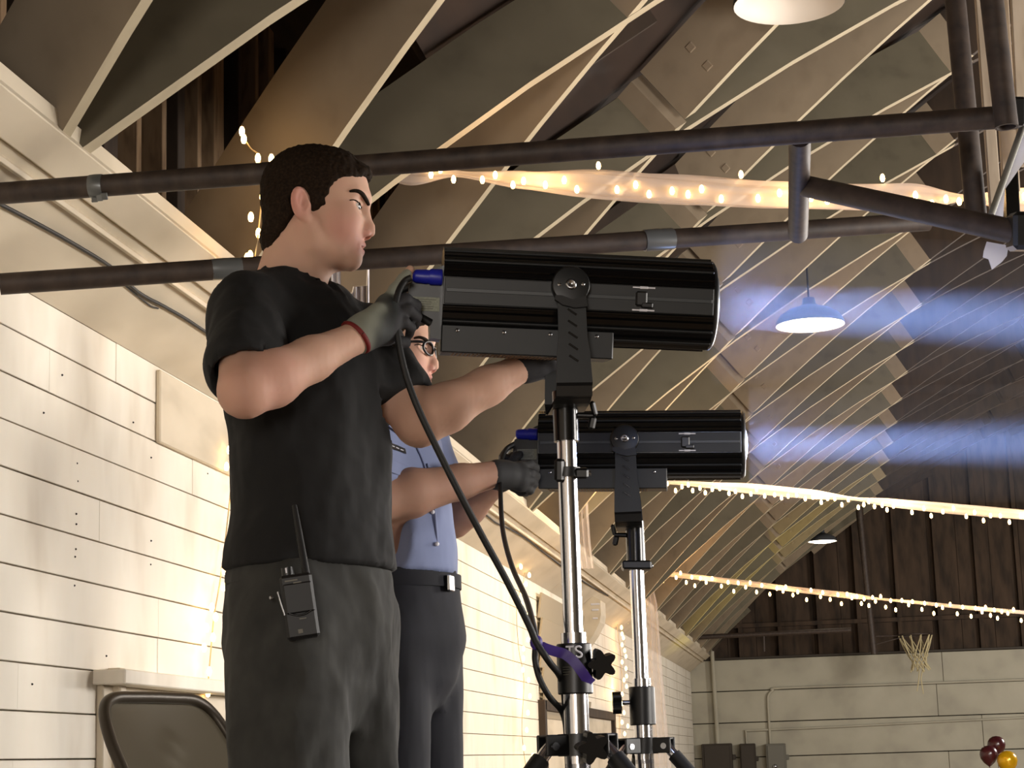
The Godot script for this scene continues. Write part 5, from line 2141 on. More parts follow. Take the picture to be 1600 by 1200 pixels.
		for b: Vector3i in active:
			for i in nb:
				for j in nb:
					for k in nb:
						var at := ((b.x * nb + i) * ny + b.y * nb + j) * nz + b.z * nb + k
						var neg := 0
						for c in 8:
							if val[at + off[c]] < 0.0:
								neg += 1
						if neg == 0 or neg == 8:
							continue
						var s := Vector3.ZERO
						var n := 0
						for e in 12:
							var c0: int = edges[e * 2]
							var c1: int = edges[e * 2 + 1]
							var v0 := val[at + off[c0]]
							var v1 := val[at + off[c1]]
							if (v0 < 0.0) != (v1 < 0.0):
								s += corner[c0].lerp(corner[c1], v0 / (v0 - v1))
								n += 1
						var p := o + (Vector3(b.x * nb + i, b.y * nb + j, b.z * nb + k) + s / n) * cell
						if spread > 0.0:
							mb.ink = ink(p, spread)
							mb.uses_color = true
						vi[at] = mb.vert(p, Vector2(p.x, p.y))
						cells.append(at)
		for at in cells:
			var here := val[at] < 0.0
			# edges that start at this grid point, each ringed by four cells
			var d1 := val[at + sx] < 0.0
			if here != d1 and vi[at - sy] >= 0 and vi[at - 1] >= 0 and vi[at - sy - 1] >= 0:
				_ring(mb, vi[at], vi[at - sy], vi[at - sy - 1], vi[at - 1], here)
			d1 = val[at + sy] < 0.0
			if here != d1 and vi[at - sx] >= 0 and vi[at - 1] >= 0 and vi[at - sx - 1] >= 0:
				_ring(mb, vi[at], vi[at - 1], vi[at - sx - 1], vi[at - sx], here)
			d1 = val[at + 1] < 0.0
			if here != d1 and vi[at - sx] >= 0 and vi[at - sy] >= 0 and vi[at - sx - sy] >= 0:
				_ring(mb, vi[at], vi[at - sx], vi[at - sx - sy], vi[at - sy], here)
		mb.ink = Color.WHITE

	func _ring(mb: Mb, p: int, q: int, r: int, s: int, inside: bool) -> void:
		if inside:
			mb.quad(p, q, r, s)
		else:
			mb.quad(p, s, r, q)


# ---------------------------------------------------------------- people
func lin(r: float, g: float, b: float) -> Color:
	return Color(r, g, b).srgb_to_linear()


var head_parts := {}


# head in its own frame: x forwards, y up, z to the person's right; the face looks along x
func build_head() -> void:
	var skin := lin(0.79, 0.635, 0.55)
	var cheek := lin(0.79, 0.565, 0.51)
	var lip := lin(0.68, 0.45, 0.42)
	var I := Transform3D.IDENTITY
	var f := Field.new()
	var at := func(x: float, y: float, z: float) -> Transform3D: return Transform3D(Basis(), Vector3(x, y, z))
	# skull, forehead, face
	f.ell(at.call(-0.012, 0.034, 0), Vector3(0.093, 0.083, 0.074), 0.02, skin)
	f.ell(at.call(0.044, 0.03, 0), Vector3(0.052, 0.062, 0.06), 0.03, skin)
	f.ell(at.call(0.046, -0.03, 0), Vector3(0.044, 0.062, 0.056), 0.03, skin)
	# jaw and chin
	for s: float in [-1.0, 1.0]:
		f.cap(Vector3(-0.008, -0.05, 0.05 * s), Vector3(0.002, -0.082, 0.047 * s), 0.02, 0.017, 0.02, skin)
		f.cap(Vector3(0.002, -0.082, 0.047 * s), Vector3(0.066, -0.103, 0.012 * s), 0.017, 0.0135, 0.025, skin)
		f.ell(at.call(0.05, -0.042, 0.036 * s), Vector3(0.028, 0.034, 0.024), 0.03, cheek)
		f.ell(at.call(0.062, -0.02, 0.036 * s), Vector3(0.02, 0.014, 0.02), 0.02, skin)
		f.cap(Vector3(0.088, 0.02, 0.01 * s), Vector3(0.074, 0.019, 0.042 * s), 0.0095, 0.008, 0.02, skin)
	f.cap(Vector3(0.03, -0.09, -0.02), Vector3(0.03, -0.09, 0.02), 0.024, 0.024, 0.03, skin)
	f.ell(at.call(0.072, -0.1, 0), Vector3(0.015, 0.013, 0.018), 0.02, skin)
	# muzzle, lips
	f.ell(at.call(0.066, -0.07, 0), Vector3(0.022, 0.024, 0.03), 0.02, skin)
	# eye sockets, then nose
	for s: float in [-1.0, 1.0]:
		f.cut_ell(at.call(0.092, -0.002, 0.032 * s), Vector3(0.017, 0.0125, 0.02), 0.018)
	f.cap(Vector3(0.087, 0.008, 0), Vector3(0.101, -0.034, 0), 0.0075, 0.0095, 0.012, skin)
	f.cap(Vector3(0.101, -0.036, 0), Vector3(0.1045, -0.045, 0), 0.0092, 0.0082, 0.008, skin)
	for s: float in [-1.0, 1.0]:
		f.ell(at.call(0.0925, -0.05, 0.0115 * s), Vector3(0.012, 0.008, 0.0075), 0.008, cheek)
		f.cut_ell(at.call(0.097, -0.0575, 0.0075 * s), Vector3(0.006, 0.004, 0.0036), 0.003)
	f.cap(Vector3(0.082, -0.073, -0.02), Vector3(0.088, -0.071, 0), 0.0045, 0.0065, 0.006, lip)
	f.cap(Vector3(0.088, -0.071, 0), Vector3(0.082, -0.073, 0.02), 0.0065, 0.0045, 0.006, lip)
	f.cap(Vector3(0.081, -0.082, -0.017), Vector3(0.0855, -0.0835, 0), 0.0048, 0.007, 0.006, lip)
	f.cap(Vector3(0.0855, -0.0835, 0), Vector3(0.081, -0.082, 0.017), 0.007, 0.0048, 0.006, lip)
	f.cut_cap(Vector3(0.07, -0.0765, -0.032), Vector3(0.095, -0.0775, 0), 0.0032, 0.0026, 0.003)
	f.cut_cap(Vector3(0.095, -0.0775, 0), Vector3(0.07, -0.0765, 0.032), 0.0026, 0.0032, 0.003)
	# lids
	for s: float in [-1.0, 1.0]:
		f.cap(Vector3(0.0835, 0.004, 0.02 * s), Vector3(0.0755, 0.0035, 0.043 * s), 0.0042, 0.004, 0.004, skin)
		f.cap(Vector3(0.0825, -0.0095, 0.021 * s), Vector3(0.075, -0.009, 0.042 * s), 0.004, 0.004, 0.005, skin)
	# ears
	for s: float in [-1.0, 1.0]:
		var e := Transform3D(Basis(Vector3.UP, 0.45 * s) * Basis(Vector3.BACK, 0.18), Vector3(-0.026, -0.012, 0.076 * s))
		f.ell(e, Vector3(0.0185, 0.0315, 0.0078), 0.005, cheek)
		f.cut_ell(e * Transform3D(Basis(), Vector3(0.003, 0.003, 0.0085 * s)), Vector3(0.0118, 0.0225, 0.008), 0.003)
		f.cap(e * Vector3(0.002, 0.014, 0.001 * s), e * Vector3(-0.006, -0.008, 0.001 * s), 0.0022, 0.0028, 0.003, cheek)
		f.cap(e * Vector3(-0.006, -0.008, 0.001 * s), e * Vector3(0.004, -0.018, 0.001 * s), 0.0028, 0.0024, 0.003, cheek)
		f.ell(e * Transform3D(Basis(), Vector3(0.008, -0.0275, 0.001 * s)), Vector3(0.0085, 0.0105, 0.006), 0.006, skin)
		f.ell(e * Transform3D(Basis(), Vector3(0.015, -0.006, 0.002 * s)), Vector3(0.0042, 0.0065, 0.0045), 0.004, skin)
	# neck
	f.cap(Vector3(-0.028, -0.04, 0), Vector3(-0.062, -0.2, 0), 0.056, 0.062, 0.03, skin)
	f.cap(Vector3(0.0, -0.075, 0), Vector3(-0.016, -0.19, 0), 0.03, 0.036, 0.03, skin)
	for s: float in [-1.0, 1.0]:
		f.cap(Vector3(-0.03, -0.055, 0.045 * s), Vector3(0.002, -0.165, 0.014 * s), 0.013, 0.011, 0.02, skin)
	var mb := Mb.new()
	f.build(mb, 0.0023, 0.007)
	head_parts.skin = mb
	# points on the skin for given (x, y) in profile
	var all := PackedInt32Array(range(f.kind.size()))
	for key in [["brow", [Vector2(0.0985, 0.007), Vector2(0.094, 0.0135), Vector2(0.087, 0.0185), Vector2(0.077, 0.0205), Vector2(0.064, 0.0175)]], ["lash", [Vector2(0.085, -0.0005), Vector2(0.08, 0.0025), Vector2(0.073, 0.003), Vector2(0.0655, 0.0005)]]]:
		var pts := []
		for q: Vector2 in key[1]:
			var z0 := 0.0
			var z1 := 0.1
			if f.eval(Vector3(q.x, q.y, 0.0), all) > 0.0:
				pts.append(Vector3(q.x, q.y, 0.004))
				continue
			for it in 24:
				var zm := (z0 + z1) * 0.5
				if f.eval(Vector3(q.x, q.y, zm), all) < 0.0:
					z0 = zm
				else:
					z1 = zm
			pts.append(Vector3(q.x, q.y, z0))
		head_parts[key[0]] = pts
	# short hair: the skull made a little larger, inside an outline drawn in profile
	f = Field.new()
	f.ell(at.call(-0.013, 0.036, 0), Vector3(0.0985, 0.0885, 0.0775), 0.02)
	f.ell(at.call(0.036, 0.044, 0), Vector3(0.058, 0.064, 0.064), 0.03)
	f.cap(Vector3(-0.05, -0.02, 0.03), Vector3(-0.066, -0.066, 0.018), 0.045, 0.034, 0.04)
	f.cap(Vector3(-0.05, -0.02, -0.03), Vector3(-0.066, -0.066, -0.018), 0.045, 0.034, 0.04)
	f.ell(at.call(0.084, 0.067, 0), Vector3(0.018, 0.02, 0.04), 0.012)
	f.noise = FastNoiseLite.new()
	f.noise.seed = 4
	f.noise.frequency = 95.0
	f.noise.fractal_octaves = 2
	f.stretch = Vector3(1.0, 0.45, 1.0)
	f.amp = 0.0032
	# hairline: face and neck carved away
	f.cut_ell(at.call(0.1, 0.018, 0), Vector3(0.048, 0.043, 0.075), 0.012)
	for s: float in [-1.0, 1.0]:
		f.cut_ell(Transform3D(Basis(Vector3.BACK, -0.15), Vector3(0.085, -0.002, 0.062 * s)), Vector3(0.062, 0.052, 0.036), 0.006)
		f.cut_cap(Vector3(0.062, -0.05, 0.07 * s), Vector3(-0.012, -0.062, 0.075 * s), 0.042, 0.034, 0.006)
		f.cut_ell(Transform3D(Basis(Vector3.BACK, 0.18), Vector3(-0.023, -0.014, 0.082 * s)), Vector3(0.0225, 0.035, 0.022), 0.004)
		f.cut_cap(Vector3(-0.02, -0.05, 0.07 * s), Vector3(-0.06, -0.11, 0.06 * s), 0.026, 0.03, 0.006)
	f.cut_cap(Vector3(0.06, -0.07, 0), Vector3(-0.02, -0.1, 0), 0.075, 0.06, 0.01)
	mb = Mb.new()
	f.build(mb, 0.0034)
	head_parts.hair = mb


func place_head(t: Transform3D, o: Node3D, body: Mb, dark_hair: bool) -> void:
	body.append(head_parts.skin, t)
	var mb := Mb.new()
	mb.append(head_parts.hair, t)
	put("hair", mb, M.hair, o)
	for s: float in [-1.0, 1.0]:
		mb = Mb.new()
		var e := t * Transform3D(Basis(), Vector3(0.0735, -0.0025, 0.0315 * s))
		mb.ball(e.scaled_local(Vector3.ONE * 0.0118), 20, 14)
		var eye := put("eye", mb, M.eye_white, o)
		mb = Mb.new()
		var cap := []
		for q in 6:
			cap.append(Vector2(sin(q * 0.13) * 0.0121, cos(q * 0.13) * 0.0121))
		mb.lathe(e.origin, (e.basis * Vector3(1, 0.0, 0.22 * s)).normalized(), cap, 18)
		put("iris", mb, M.iris, eye)
		var flip := Vector3(1, 1, s)
		mb = Mb.new()
		var path := smooth_path(head_parts.brow.map(func(p): return t * (p * flip)), 4)
		var rs := []
		for i in path.size():
			var q := float(i) / (path.size() - 1)
			rs.append(0.0012 + 0.0032 * pow(sin(PI * (0.12 + 0.86 * q)), 0.6))
		mb.tube(path, rs, 8)
		put("eyebrow", mb, M.hair, o)
		mb = Mb.new()
		mb.tube(smooth_path(head_parts.lash.map(func(p): return t * (p * flip)), 4), 0.0013, 6)
		put("eyelashes", mb, M.hair, o)


# a gloved hand from its joints
func hand_field(f: Field, wrist: Vector3, knuckles: Array, fingers: Array, thumb: Array, inks: Array, r := 0.0098) -> void:
	for i in 4:
		f.cap(wrist, knuckles[i], 0.026, 0.0135, 0.02, inks[0])
	for i in 3:
		f.cap(knuckles[i], knuckles[i + 1], 0.0135, 0.0135, 0.012, inks[0])
	for i in 4:
		var pts: Array = [knuckles[i]] + fingers[i]
		var s: float = r * [1.0, 1.04, 1.0, 0.88][i]
		f.chain(pts, [s * 1.12, s * 1.05, s, s * 0.9], 0.005, inks[i + 1])
	f.chain(thumb, [0.0165, 0.0125, 0.0112, 0.01], 0.007, inks[5])


# the point of a field's surface seen at (u, v), lifted a little towards the eye
func skin_point(f: Field, u: float, v: float, h: float, lift := 0.002) -> Vector3:
	var all := PackedInt32Array(range(f.kind.size()))
	var d := ray(u, v).normalized()
	var p := P(u, v, h - 0.5)
	for i in 60:
		var e := f.eval(p, all)
		if e < 0.0008:
			break
		p += d * minf(e * 0.8, 0.05)
	return p - d * lift


# a thin patch that follows the surface inside a picture outline of four corners
func patch(f: Field, q: Array, h: float, lift: float, nu := 6, nv := 4) -> Mb:
	var mb := Mb.new()
	var g := []
	for j in nv + 1:
		for i in nu + 1:
			var a: Vector2 = q[0].lerp(q[1], float(i) / nu)
			var b: Vector2 = q[3].lerp(q[2], float(i) / nu)
			var c := a.lerp(b, float(j) / nv)
			g.append(mb.vert(skin_point(f, c.x, c.y, h, lift)))
	for j in nv:
		for i in nu:
			var k := j * (nu + 1) + i
			mb.quad(g[k], g[k + nu + 1], g[k + nu + 2], g[k + 1])
	# rim down to the cloth, so that the patch has thickness
	var rim := []
	for i in nu + 1:
		rim.append(i)
	for j in range(1, nv + 1):
		rim.append(j * (nu + 1) + nu)
	for i in range(nu - 1, -1, -1):
		rim.append(nv * (nu + 1) + i)
	for j in range(nv - 1, 0, -1):
		rim.append(j * (nu + 1))
	var n := rim.size()
	for i in n:
		var p0: Vector3 = mb.v[rim[i]]
		var p1: Vector3 = mb.v[rim[(i + 1) % n]]
		var back := cam_basis.z * -(lift + 0.003)
		mb.face([p0, p1, p1 + back, p0 + back])
	return mb


func J(list: Array) -> Array:
	var out := []
	for v: Vector3 in list:
		out.append(P(v.x, v.y, v.z))
	return out


func mid_frame(at: Vector3, face: Vector3) -> Transform3D:
	# frame of a trunk: x to the person's right, y up, z backwards
	var fw := Vector3(face.x, 0, face.z).normalized()
	var rt := fw.cross(Vector3.UP).normalized()
	return Transform3D(Basis(rt, Vector3.UP, -fw), at)


# rows given in picture coordinates: [v, u of the middle, half width to the side, half depth]
func trunk_rows(t: Transform3D, h: float, list: Array) -> Array:
	var out := []
	for r in list:
		var p := t.affine_inverse() * P(r[1], r[0], h)
		out.append([p.y, p.x, p.z, r[2], r[3]])
	out.sort_custom(func(m, n): return m[0] < n[0])
	return out


func cloth_noise(f: Field, sd: int, freq: float, amp: float, stretch: Vector3) -> void:
	f.noise = FastNoiseLite.new()
	f.noise.seed = sd
	f.noise.frequency = freq
	f.noise.fractal_octaves = 3
	f.stretch = stretch
	f.amp = amp


func build_people() -> void:
	M.eye_white = plain(Color(0.82, 0.79, 0.76), 0.25)
	M.iris = plain(Color(0.12, 0.1, 0.08), 0.2)
	M.frames = plain(Color(0.03, 0.03, 0.035), 0.3)
	M.glove = plain(Color.WHITE, 0.75)
	M.glove.vertex_color_use_as_albedo = true
	build_head()
	build_man_in_black()
	build_man_in_blue()


func build_man_in_black() -> void:
	var skin := lin(0.75, 0.6, 0.52)
	var rosy := lin(0.75, 0.56, 0.495)
	var o := thing("person", "man in black t-shirt and grey jeans, right hand on the nearer follow spot", "person", Vector3(P(485, 700, 3.6).x, 0.75, P(485, 700, 3.6).z))
	var X := Vector3(cam_basis.x.x, 0, cam_basis.x.z).normalized()
	var Z := Vector3(cam_basis.z.x, 0, cam_basis.z.z).normalized()
	var face := (X * cos(deg_to_rad(38)) + Z * sin(deg_to_rad(38))).normalized()
	var t := mid_frame(P(485, 700, 3.6), face)
	# arms
	var S := P(386, 490, 3.475)
	var E := P(381, 612, 3.28)
	var W := P(553, 529, 3.455)
	var SL := P(570, 536, 3.72)
	var EL := P(655, 660, 3.66)
	var WL := P(818, 573, 3.74)
	# skin: neck, arms and the hidden trunk in one surface, head in a finer grid
	var f := Field.new()
	f.cap(S, E, 0.05, 0.044, 0.02, skin)
	f.cap(E.lerp(W, 0.02), E.lerp(W, 0.24), 0.043, 0.049, 0.02, rosy)
	f.cap(E.lerp(W, 0.24), E.lerp(W, 0.6), 0.049, 0.038, 0.02, skin)
	f.cap(E.lerp(W, 0.6), W, 0.038, 0.029, 0.02, skin)
	f.cap(W, W + (W - E).normalized() * 0.03, 0.028, 0.025, 0.01, skin)
	f.cap(SL, EL, 0.05, 0.045, 0.02, skin)
	f.cap(EL, EL.lerp(WL, 0.25), 0.043, 0.046, 0.02, skin)
	f.cap(EL.lerp(WL, 0.25), EL.lerp(WL, 0.65), 0.046, 0.036, 0.02, skin)
	f.cap(EL.lerp(WL, 0.65), WL, 0.036, 0.028, 0.02, skin)
	f.cap(S.lerp(SL, 0.1), SL.lerp(S, 0.1), 0.045, 0.045, 0.03, skin)
	f.stack(t, trunk_rows(t, 3.6, [[880, 484, 0.14, 0.1], [760, 488, 0.14, 0.1], [620, 482, 0.155, 0.105], [540, 478, 0.13, 0.08], [500, 470, 0.07, 0.06]]), 0.04, skin)
	f.cap(P(458, 460, 3.6), P(466, 490, 3.6), 0.045, 0.055, 0.03, skin)
	var body := Mb.new()
	f.build(body, 0.009, 0.01)
	var hx := (X * cos(0.02) - Z * sin(0.02)).normalized().rotated(Z, -0.06)
	var hy := Vector3.UP.rotated(Z, -0.06)
	var ht := Transform3D(Basis(hx, hy, hx.cross(hy)), P(496, 325, 3.615))
	place_head(ht, o, body, true)
	put("body", body, M.skin, o)
	# t-shirt
	f = Field.new()
	f.stack(t, trunk_rows(t, 3.6, [[897, 483, 0.176, 0.142], [860, 484, 0.174, 0.138], [800, 490, 0.166, 0.13], [700, 488, 0.172, 0.13], [620, 482, 0.18, 0.134], [550, 480, 0.174, 0.124], [505, 474, 0.15, 0.105], [470, 466, 0.1, 0.085]]), 0.04)
	f.cap(P(456, 452, 3.6), S + Vector3(0, 0.004, 0), 0.062, 0.062, 0.05)
	f.cap(P(476, 466, 3.62), SL, 0.06, 0.06, 0.05)
	var SE := S.lerp(E, 0.66)
	f.cap(S + Vector3(0, 0.0, 0), SE, 0.066, 0.074, 0.04)
	var SLE := SL.lerp(EL, 0.6)
	f.cap(SL, SLE, 0.062, 0.068, 0.04)
	# neck opening and sleeve ends
	var nk := Transform3D(Basis(), P(468, 424, 3.61))
	f.cut_cap(P(478, 400, 3.6), P(466, 443, 3.6), 0.075, 0.06, 0.006)
	var ad := (E - S).normalized()
	f.cut_cap(SE - ad * 0.005, SE + ad * 0.12, 0.052, 0.059, 0.004)
	f.planes2.append([Plane(ad, (SE + ad * 0.045).dot(ad)), SE, 0.14])
	var adl := (EL - SL).normalized()
	f.planes2.append([Plane(adl, (SLE + adl * 0.03).dot(adl)), SLE, 0.12])
	cloth_noise(f, 31, 8.5, 0.011, Vector3(1.0, 0.5, 1.0))
	f.planes.append(Plane(Vector3.DOWN, -P(483, 893, 3.6).y))
	var mb := Mb.new()
	f.build(mb, 0.0085)
	put("t_shirt", mb, M.tee, o)
	# jeans
	f = Field.new()
	var lower := []
	f.stack(t, trunk_rows(t, 3.6, [[880, 482, 0.158, 0.13], [905, 482, 0.164, 0.135], [960, 482, 0.168, 0.142], [1010, 482, 0.164, 0.14], [1080, 486, 0.135, 0.12], [1140, 496, 0.08, 0.08]]), 0.05)
	var hipR := P(452, 985, 3.5)
	var kneeR := P(452, 1290, 3.45)
	var ankR := Vector3(P(450, 1290, 3.52).x, 0.86, P(450, 1290, 3.52).z)
	var hipL := P(534, 985, 3.68)
	var kneeL := P(550, 1290, 3.68)
	var ankL := Vector3(P(550, 1290, 3.72).x, 0.86, P(550, 1290, 3.72).z)
	f.chain([hipR, kneeR, ankR], [0.112, 0.1, 0.085], 0.045)
	f.chain([hipL, kneeL, ankL], [0.104, 0.093, 0.08], 0.03)
	for c in [[[Vector3(590, 900, 3.44), Vector3(582, 940, 3.43), Vector3(578, 985, 3.44)], 0.007], [[Vector3(600, 985, 3.5), Vector3(572, 1012, 3.41), Vector3(552, 1050, 3.4), Vector3(549, 1100, 3.42)], 0.012], [[Vector3(545, 1090, 3.41), Vector3(520, 1150, 3.385), Vector3(490, 1200, 3.37)], 0.008]]:
		var cp := J(c[0])
		for i in cp.size() - 1:
			f.cut_cap(cp[i], cp[i + 1], c[1], c[1], 0.014)
	cloth_noise(f, 47, 6.0, 0.015, Vector3(1.0, 0.6, 1.0))
	f.planes.append(Plane(Vector3.UP, P(483, 884, 3.6).y))
	mb = Mb.new()
	f.build(mb, 0.0095)
	var jeans := put("jeans", mb, M.jeans, o)
	# seams and pocket on the near side
	for line in [[Vector3(430, 905, 3.44), Vector3(434, 960, 3.43), Vector3(437, 1020, 3.4), Vector3(441, 1080, 3.385), Vector3(442, 1140, 3.38), Vector3(438, 1210, 3.38)], [Vector3(355, 912, 3.52), Vector3(372, 908, 3.47), Vector3(392, 905, 3.455)]]:
		mb = Mb.new()
		mb.tube(smooth_path(J(line), 4), 0.0022, 6)
		put("seam", mb, M.jeans, jeans)
	for s in [[ankR, 0.1], [ankL, 0.1]]:
		mb = Mb.new()
		var an: Vector3 = s[0]
		f = Field.new()
		f.cap(Vector3(an.x, 0.8, an.z), Vector3(an.x, 0.795, an.z) + face * 0.17, 0.045, 0.04, 0.02)
		f.cap(Vector3(an.x, 0.87, an.z), Vector3(an.x, 0.8, an.z), 0.045, 0.048, 0.03)
		f.planes.append(Plane(Vector3.DOWN, -0.752))
		f.build(mb, 0.01)
		put("shoe", mb, M.rubber, o)
	# right glove on the rear grip: index finger reaches up to the plug, its tip bare
	var bk := lin(0.17, 0.18, 0.185)
	var gy := lin(0.52, 0.53, 0.48)
	f = Field.new()
	var wr := P(566, 521, 3.467)
	var kn := J([Vector3(602, 473, 3.505), Vector3(611, 484, 3.492), Vector3(614, 497, 3.486), Vector3(611, 509, 3.484)])
	hand_field(f, wr, kn, [
		J([Vector3(617, 452, 3.52), Vector3(629, 437, 3.53), Vector3(636, 428, 3.535)]),
		J([Vector3(634, 468, 3.5), Vector3(649, 477, 3.53), Vector3(650, 492, 3.56)]),
		J([Vector3(638, 484, 3.495), Vector3(650, 495, 3.525), Vector3(648, 508, 3.56)]),
		J([Vector3(632, 503, 3.49), Vector3(642, 512, 3.52), Vector3(640, 522, 3.55)])],
		J([Vector3(582, 512, 3.5), Vector3(604, 524, 3.52), Vector3(622, 534, 3.54), Vector3(634, 536, 3.555)]),
		[bk, gy, bk, bk, bk, bk], 0.0105)
	f.cap(P(560, 524, 3.46), P(572, 513, 3.465), 0.0305, 0.0285, 0.01, gy)
	f.cap(P(572, 505, 3.462), P(590, 488, 3.478), 0.019, 0.017, 0.008, gy)
	f.cap(P(584, 520, 3.47), P(604, 522, 3.49), 0.026, 0.022, 0.01, bk)
	mb = Mb.new()
	f.build(mb, 0.003, 0.003)
	var gl := put("glove", mb, M.glove, o)
	gl.set_meta("label", "black and grey work glove with a red cuff")
	mb = Mb.new()
	f = Field.new()
	f.cap(P(634, 430, 3.535), P(641, 421, 3.54), 0.0088, 0.0078, 0.004, skin)
	f.build(mb, 0.002, 0.004)
	put("fingertip", mb, M.skin, o)
	mb = Mb.new()
	var ring := []
	var wd := (P(580, 506, 3.47) - P(553, 529, 3.455)).normalized()
	var rx := wd.cross(Vector3.UP).normalized()
	var ry := wd.cross(rx)
	for i in 25:
		var a := TAU * i / 24.0
		ring.append(P(556, 527, 3.457) + (rx * cos(a) + ry * sin(a)) * 0.0315)
	mb.tube(ring, 0.0048, 8, false)
	put("cuff", mb, M.red, gl)
	# left glove under the barrel
	f = Field.new()
	wr = P(826, 570, 3.75)
	kn = J([Vector3(858, 553, 3.72), Vector3(861, 562, 3.74), Vector3(861, 571, 3.76), Vector3(857, 580, 3.775)])
	hand_field(f, wr, kn, [
		J([Vector3(880, 548, 3.72), Vector3(895, 546, 3.735), Vector3(900, 545, 3.75)]),
		J([Vector3(885, 556, 3.745), Vector3(900, 552, 3.76), Vector3(905, 550, 3.775)]),
		J([Vector3(884, 565, 3.765), Vector3(898, 560, 3.78), Vector3(903, 556, 3.79)]),
		J([Vector3(876, 574, 3.78), Vector3(890, 569, 3.79), Vector3(896, 565, 3.8)])],
		J([Vector3(836, 562, 3.735), Vector3(850, 556, 3.715), Vector3(864, 552, 3.705), Vector3(874, 550, 3.7)]),
		[bk, bk, bk, bk, bk, bk], 0.0105)
	f.cap(P(815, 573, 3.742), P(836, 567, 3.745), 0.0325, 0.029, 0.01, bk)
	mb = Mb.new()
	f.build(mb, 0.0032, 0.004)
	put("glove", mb, M.glove, o)
	walkie_talkie()


func walkie_talkie() -> void:
	var c := P(468, 948, 3.37)
	var o := thing("walkie_talkie", "black two-way radio clipped to the hip of the man in black", "radio", c)
	var k := mpp(3.4)
	var X := Vector3(cam_basis.x.x, 0, cam_basis.x.z).normalized()
	var Z := Vector3(cam_basis.z.x, 0, cam_basis.z.z).normalized()
	var b := Basis(X, Vector3.UP, Z).rotated(Z, 0.13).rotated(Vector3.UP, 0.1)
	var t := Transform3D(b, c)
	var mb := Mb.new()
	mb.box(t, Vector3(50 * k, 98 * k, 0.034), 0.005)
	put("case", mb, M.radio, o) if M.has("radio") else put("case", mb, M.grey_metal, o)
	mb = Mb.new()
	mb.box(t * Transform3D(Basis(), Vector3(0.001, 0.014, 0.017)), Vector3(44 * k, 46 * k, 0.006), 0.0025)
	put("speaker_grille", mb, M.radio, o)
	mb = Mb.new()
	var arc := []
	for i in 9:
		var s := -1.0 + i / 4.0
		arc.append(t * Vector3(s * 0.022, -0.008 - 0.008 * (1.0 - s * s), 0.0175))
	mb.tube(arc, 0.002, 6)
	put("grille_edge", mb, M.gloss_black, o)
	mb = Mb.new()
	mb.tube(straight(t * Vector3(0.019, 0.05, -0.004), P(460, 790, 3.42), 3), [0.0072, 0.0066, 0.006, 0.0045], 12)
	put("antenna", mb, M.rubber, o)
	mb = Mb.new()
	mb.lathe(t * Vector3(-0.012, 0.056, 0), b.y, [Vector2(0.0, 0), Vector2(0.011, 0), Vector2(0.011, 0), Vector2(0.0105, 0.014), Vector2(0.0105, 0.014), Vector2(0, 0.014)], 16)
	put("volume_knob", mb, M.plastic, o)
	mb = Mb.new()
	mb.box(t * Transform3D(Basis(), Vector3(-0.014, 0.064, 0.011)), Vector3(0.0028, 0.009, 0.002))
	put("knob_mark", mb, M.white, o)
	for d in [[-0.008, 0.045, 0.022, 0.0026], [0.002, 0.0405, 0.014, 0.0022], [0.003, -0.022, 0.012, 0.002], [-0.004, -0.043, 0.008, 0.007]]:
		mb = Mb.new()
		mb.box(t * Transform3D(Basis(), Vector3(d[0], d[1], 0.0176)), Vector3(d[2], d[3], 0.0016))
		put("marking", mb, M.box_grey, o)
	mb = Mb.new()
	mb.tube(smooth_path([t * Vector3(-0.033, 0.03, 0.008), t * Vector3(-0.03, 0.01, 0.01), t * Vector3(-0.026, -0.012, 0.012)], 4), 0.0022, 6)
	put("side_chain", mb, M.bolt, o)
	mb = Mb.new()
	mb.lathe(t * Vector3(-0.045, 0.022, 0.002), Z, [Vector2(0.0042, 0), Vector2(0.0042, 0.003), Vector2(0, 0.004)], 12)
	put("stud", mb, M.bolt, o)


